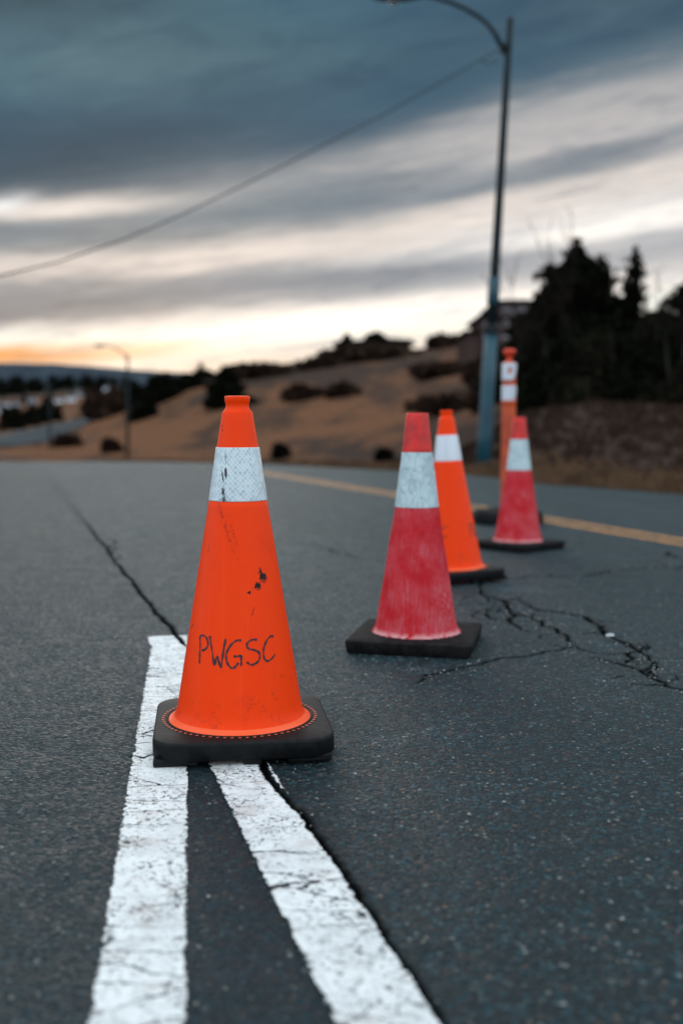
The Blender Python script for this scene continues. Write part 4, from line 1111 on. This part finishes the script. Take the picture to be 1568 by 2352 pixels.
# placed masses: dark blue bank, pale streak zone on the right, teal upper field
cl = mix(cl, '#27495f', blob(200, 565, 620, 85, 0.16) * 0.9)
cl = mix(cl, '#33566c', blob(900, 690, 420, 60, 0.30) * 0.75)
cl = mix(cl, '#5b7983', blob(380, 770, 480, 70, 0.05) * 0.6)
cl = mix(cl, '#34454f', blob(-60, 960, 460, 120, -0.15) * 0.85)
cl = mix(cl, '#4d5f6b', blob(1500, 900, 500, 130, 0.1) * 0.6)
cl = mix(cl, '#bdb9b8', blob(1360, 655, 460, 55, 0.18) * 0.8)
cl = mix(cl, '#d9d2ce', blob(1250, 600, 300, 18, 0.20) * 0.6)
cl = mix(cl, '#75818c', blob(1100, 520, 560, 24, 0.17) * 0.85)
cl = mix(cl, (1.08, 1.02, 0.96), blob(1400, 425, 580, 50, 0.12) * 1.0)
cl = mix(cl, '#6c7d8a', blob(620, 470, 520, 45, 0.16) * 0.85)
cl = mix(cl, '#f0e6de', blob(180, 465, 230, 24, 0.12) * 0.95)
cl = mix(cl, '#ffffff', blob(45, 462, 55, 16, 0.3) * 0.9)
cl = mix(cl, '#727f8b', blob(60, 405, 330, 22, 0.05) * 0.85)
cl = mix(cl, '#ece0d8', blob(560, 375, 420, 20, 0.06) * 0.8)
cl = mix(cl, '#7a8390', blob(820, 325, 700, 22, 0.10) * 0.8)
cl = mix(cl, '#84878f', blob(40, 245, 430, 44, 0.06) * 0.9)
cl = mix(cl, (1.2, 1.12, 1.02), blob(800, 222, 560, 34, 0.13) * 1.0)
cl = mix(cl, (1.2, 1.10, 0.95), blob(430, 180, 300, 20, 0.08) * 1.0)
cl = mix(cl, '#e6ddd6', blob(830, 172, 420, 16, 0.06) * 0.7)
cl = mix(cl, (1.1, 0.80, 0.52), blob(300, 166, 170, 17, 0.03) * 0.75)
cl = mix(cl, '#f3a05c', blob(30, 145, 300, 19, 0.03) * 0.95)
fib = noise(comb(az * 9.0 + warp * 1.2, sl * 0.034, 5.0), 1.5, 7, 0.66)
puff = noise(comb(az * 6.0, sl * 0.011, 9.0), 1.8, 5, 0.6, 0.6)
cl = mix(cl, (1.35, 1.30, 1.26), sstep(fib, 0.50, 0.70) * lite * 0.45, 'MULTIPLY')
cl = mix(cl, (0.66, 0.70, 0.76), sstep(fib, 0.34, 0.50, 1.0, 0.0) * lite * 0.75, 'MULTIPLY')
dark = sstep(tt, 0.42, 0.54)
cl = mix(cl, (0.72, 0.78, 0.84), sstep(puff, 0.34, 0.50, 1.0, 0.0) * dark * 0.7, 'MULTIPLY')
cl = mix(cl, (1.30, 1.22, 1.16), sstep(puff, 0.50, 0.68) * dark * 0.7, 'MULTIPLY')
# the rest of the overcast: pale overhead and behind the photographer
hi = sstep(el, 0.46, 0.80); side = sstep(mx('ABSOLUTE', az), 0.75, 1.7)
over = noise(g, 2.2, 5, 0.6)
pale = mix((0.74, 0.92, 1.05), (1.44, 1.64, 1.78), sstep(over, 0.35, 0.65))
f2 = mx('MAXIMUM', hi, side)
cl = mix(cl, pale, f2)
# below the horizon
cl = mix(cl, (0.05, 0.05, 0.05), sstep(dz, -0.01, -0.06))
b2 = nt.nodes.new('ShaderNodeBackground'); nt.links.new(sky.outputs[0], b2.inputs[0]); b2.inputs[1].default_value = 0.05
nt.links.new(cl.s, bg.inputs[0]); bg.inputs[1].default_value = 1.06
ms = nt.nodes.new('ShaderNodeMixShader'); ms.inputs[0].default_value = 0.06
nt.links.new(bg.outputs[0], ms.inputs[1]); nt.links.new(b2.outputs[0], ms.inputs[2]); nt.links.new(ms.outputs[0], nt.nodes['World Output'].inputs[0])

sl_ = bpy.data.lights.new('sun', 'SUN'); so = bpy.data.objects.new('sun', sl_); COL.objects.link(so)
sl_.energy = 0.5; sl_.angle = R(25); sl_.color = (1.0, 0.93, 0.86)
sd = Vector((math.sin(SUN_AZ) * math.cos(R(12)), math.cos(SUN_AZ) * math.cos(R(12)), math.sin(R(12))))
so.rotation_euler = (-sd).to_track_quat('-Z', 'Y').to_euler()

sc.view_settings.view_transform = 'Standard'; sc.view_settings.look = 'None'; sc.view_settings.gamma = 1; sc.view_settings.exposure = 0.0
sc.render.resolution_x = 682; sc.render.resolution_y = 1024
print('OBJS', len(sc.objects))
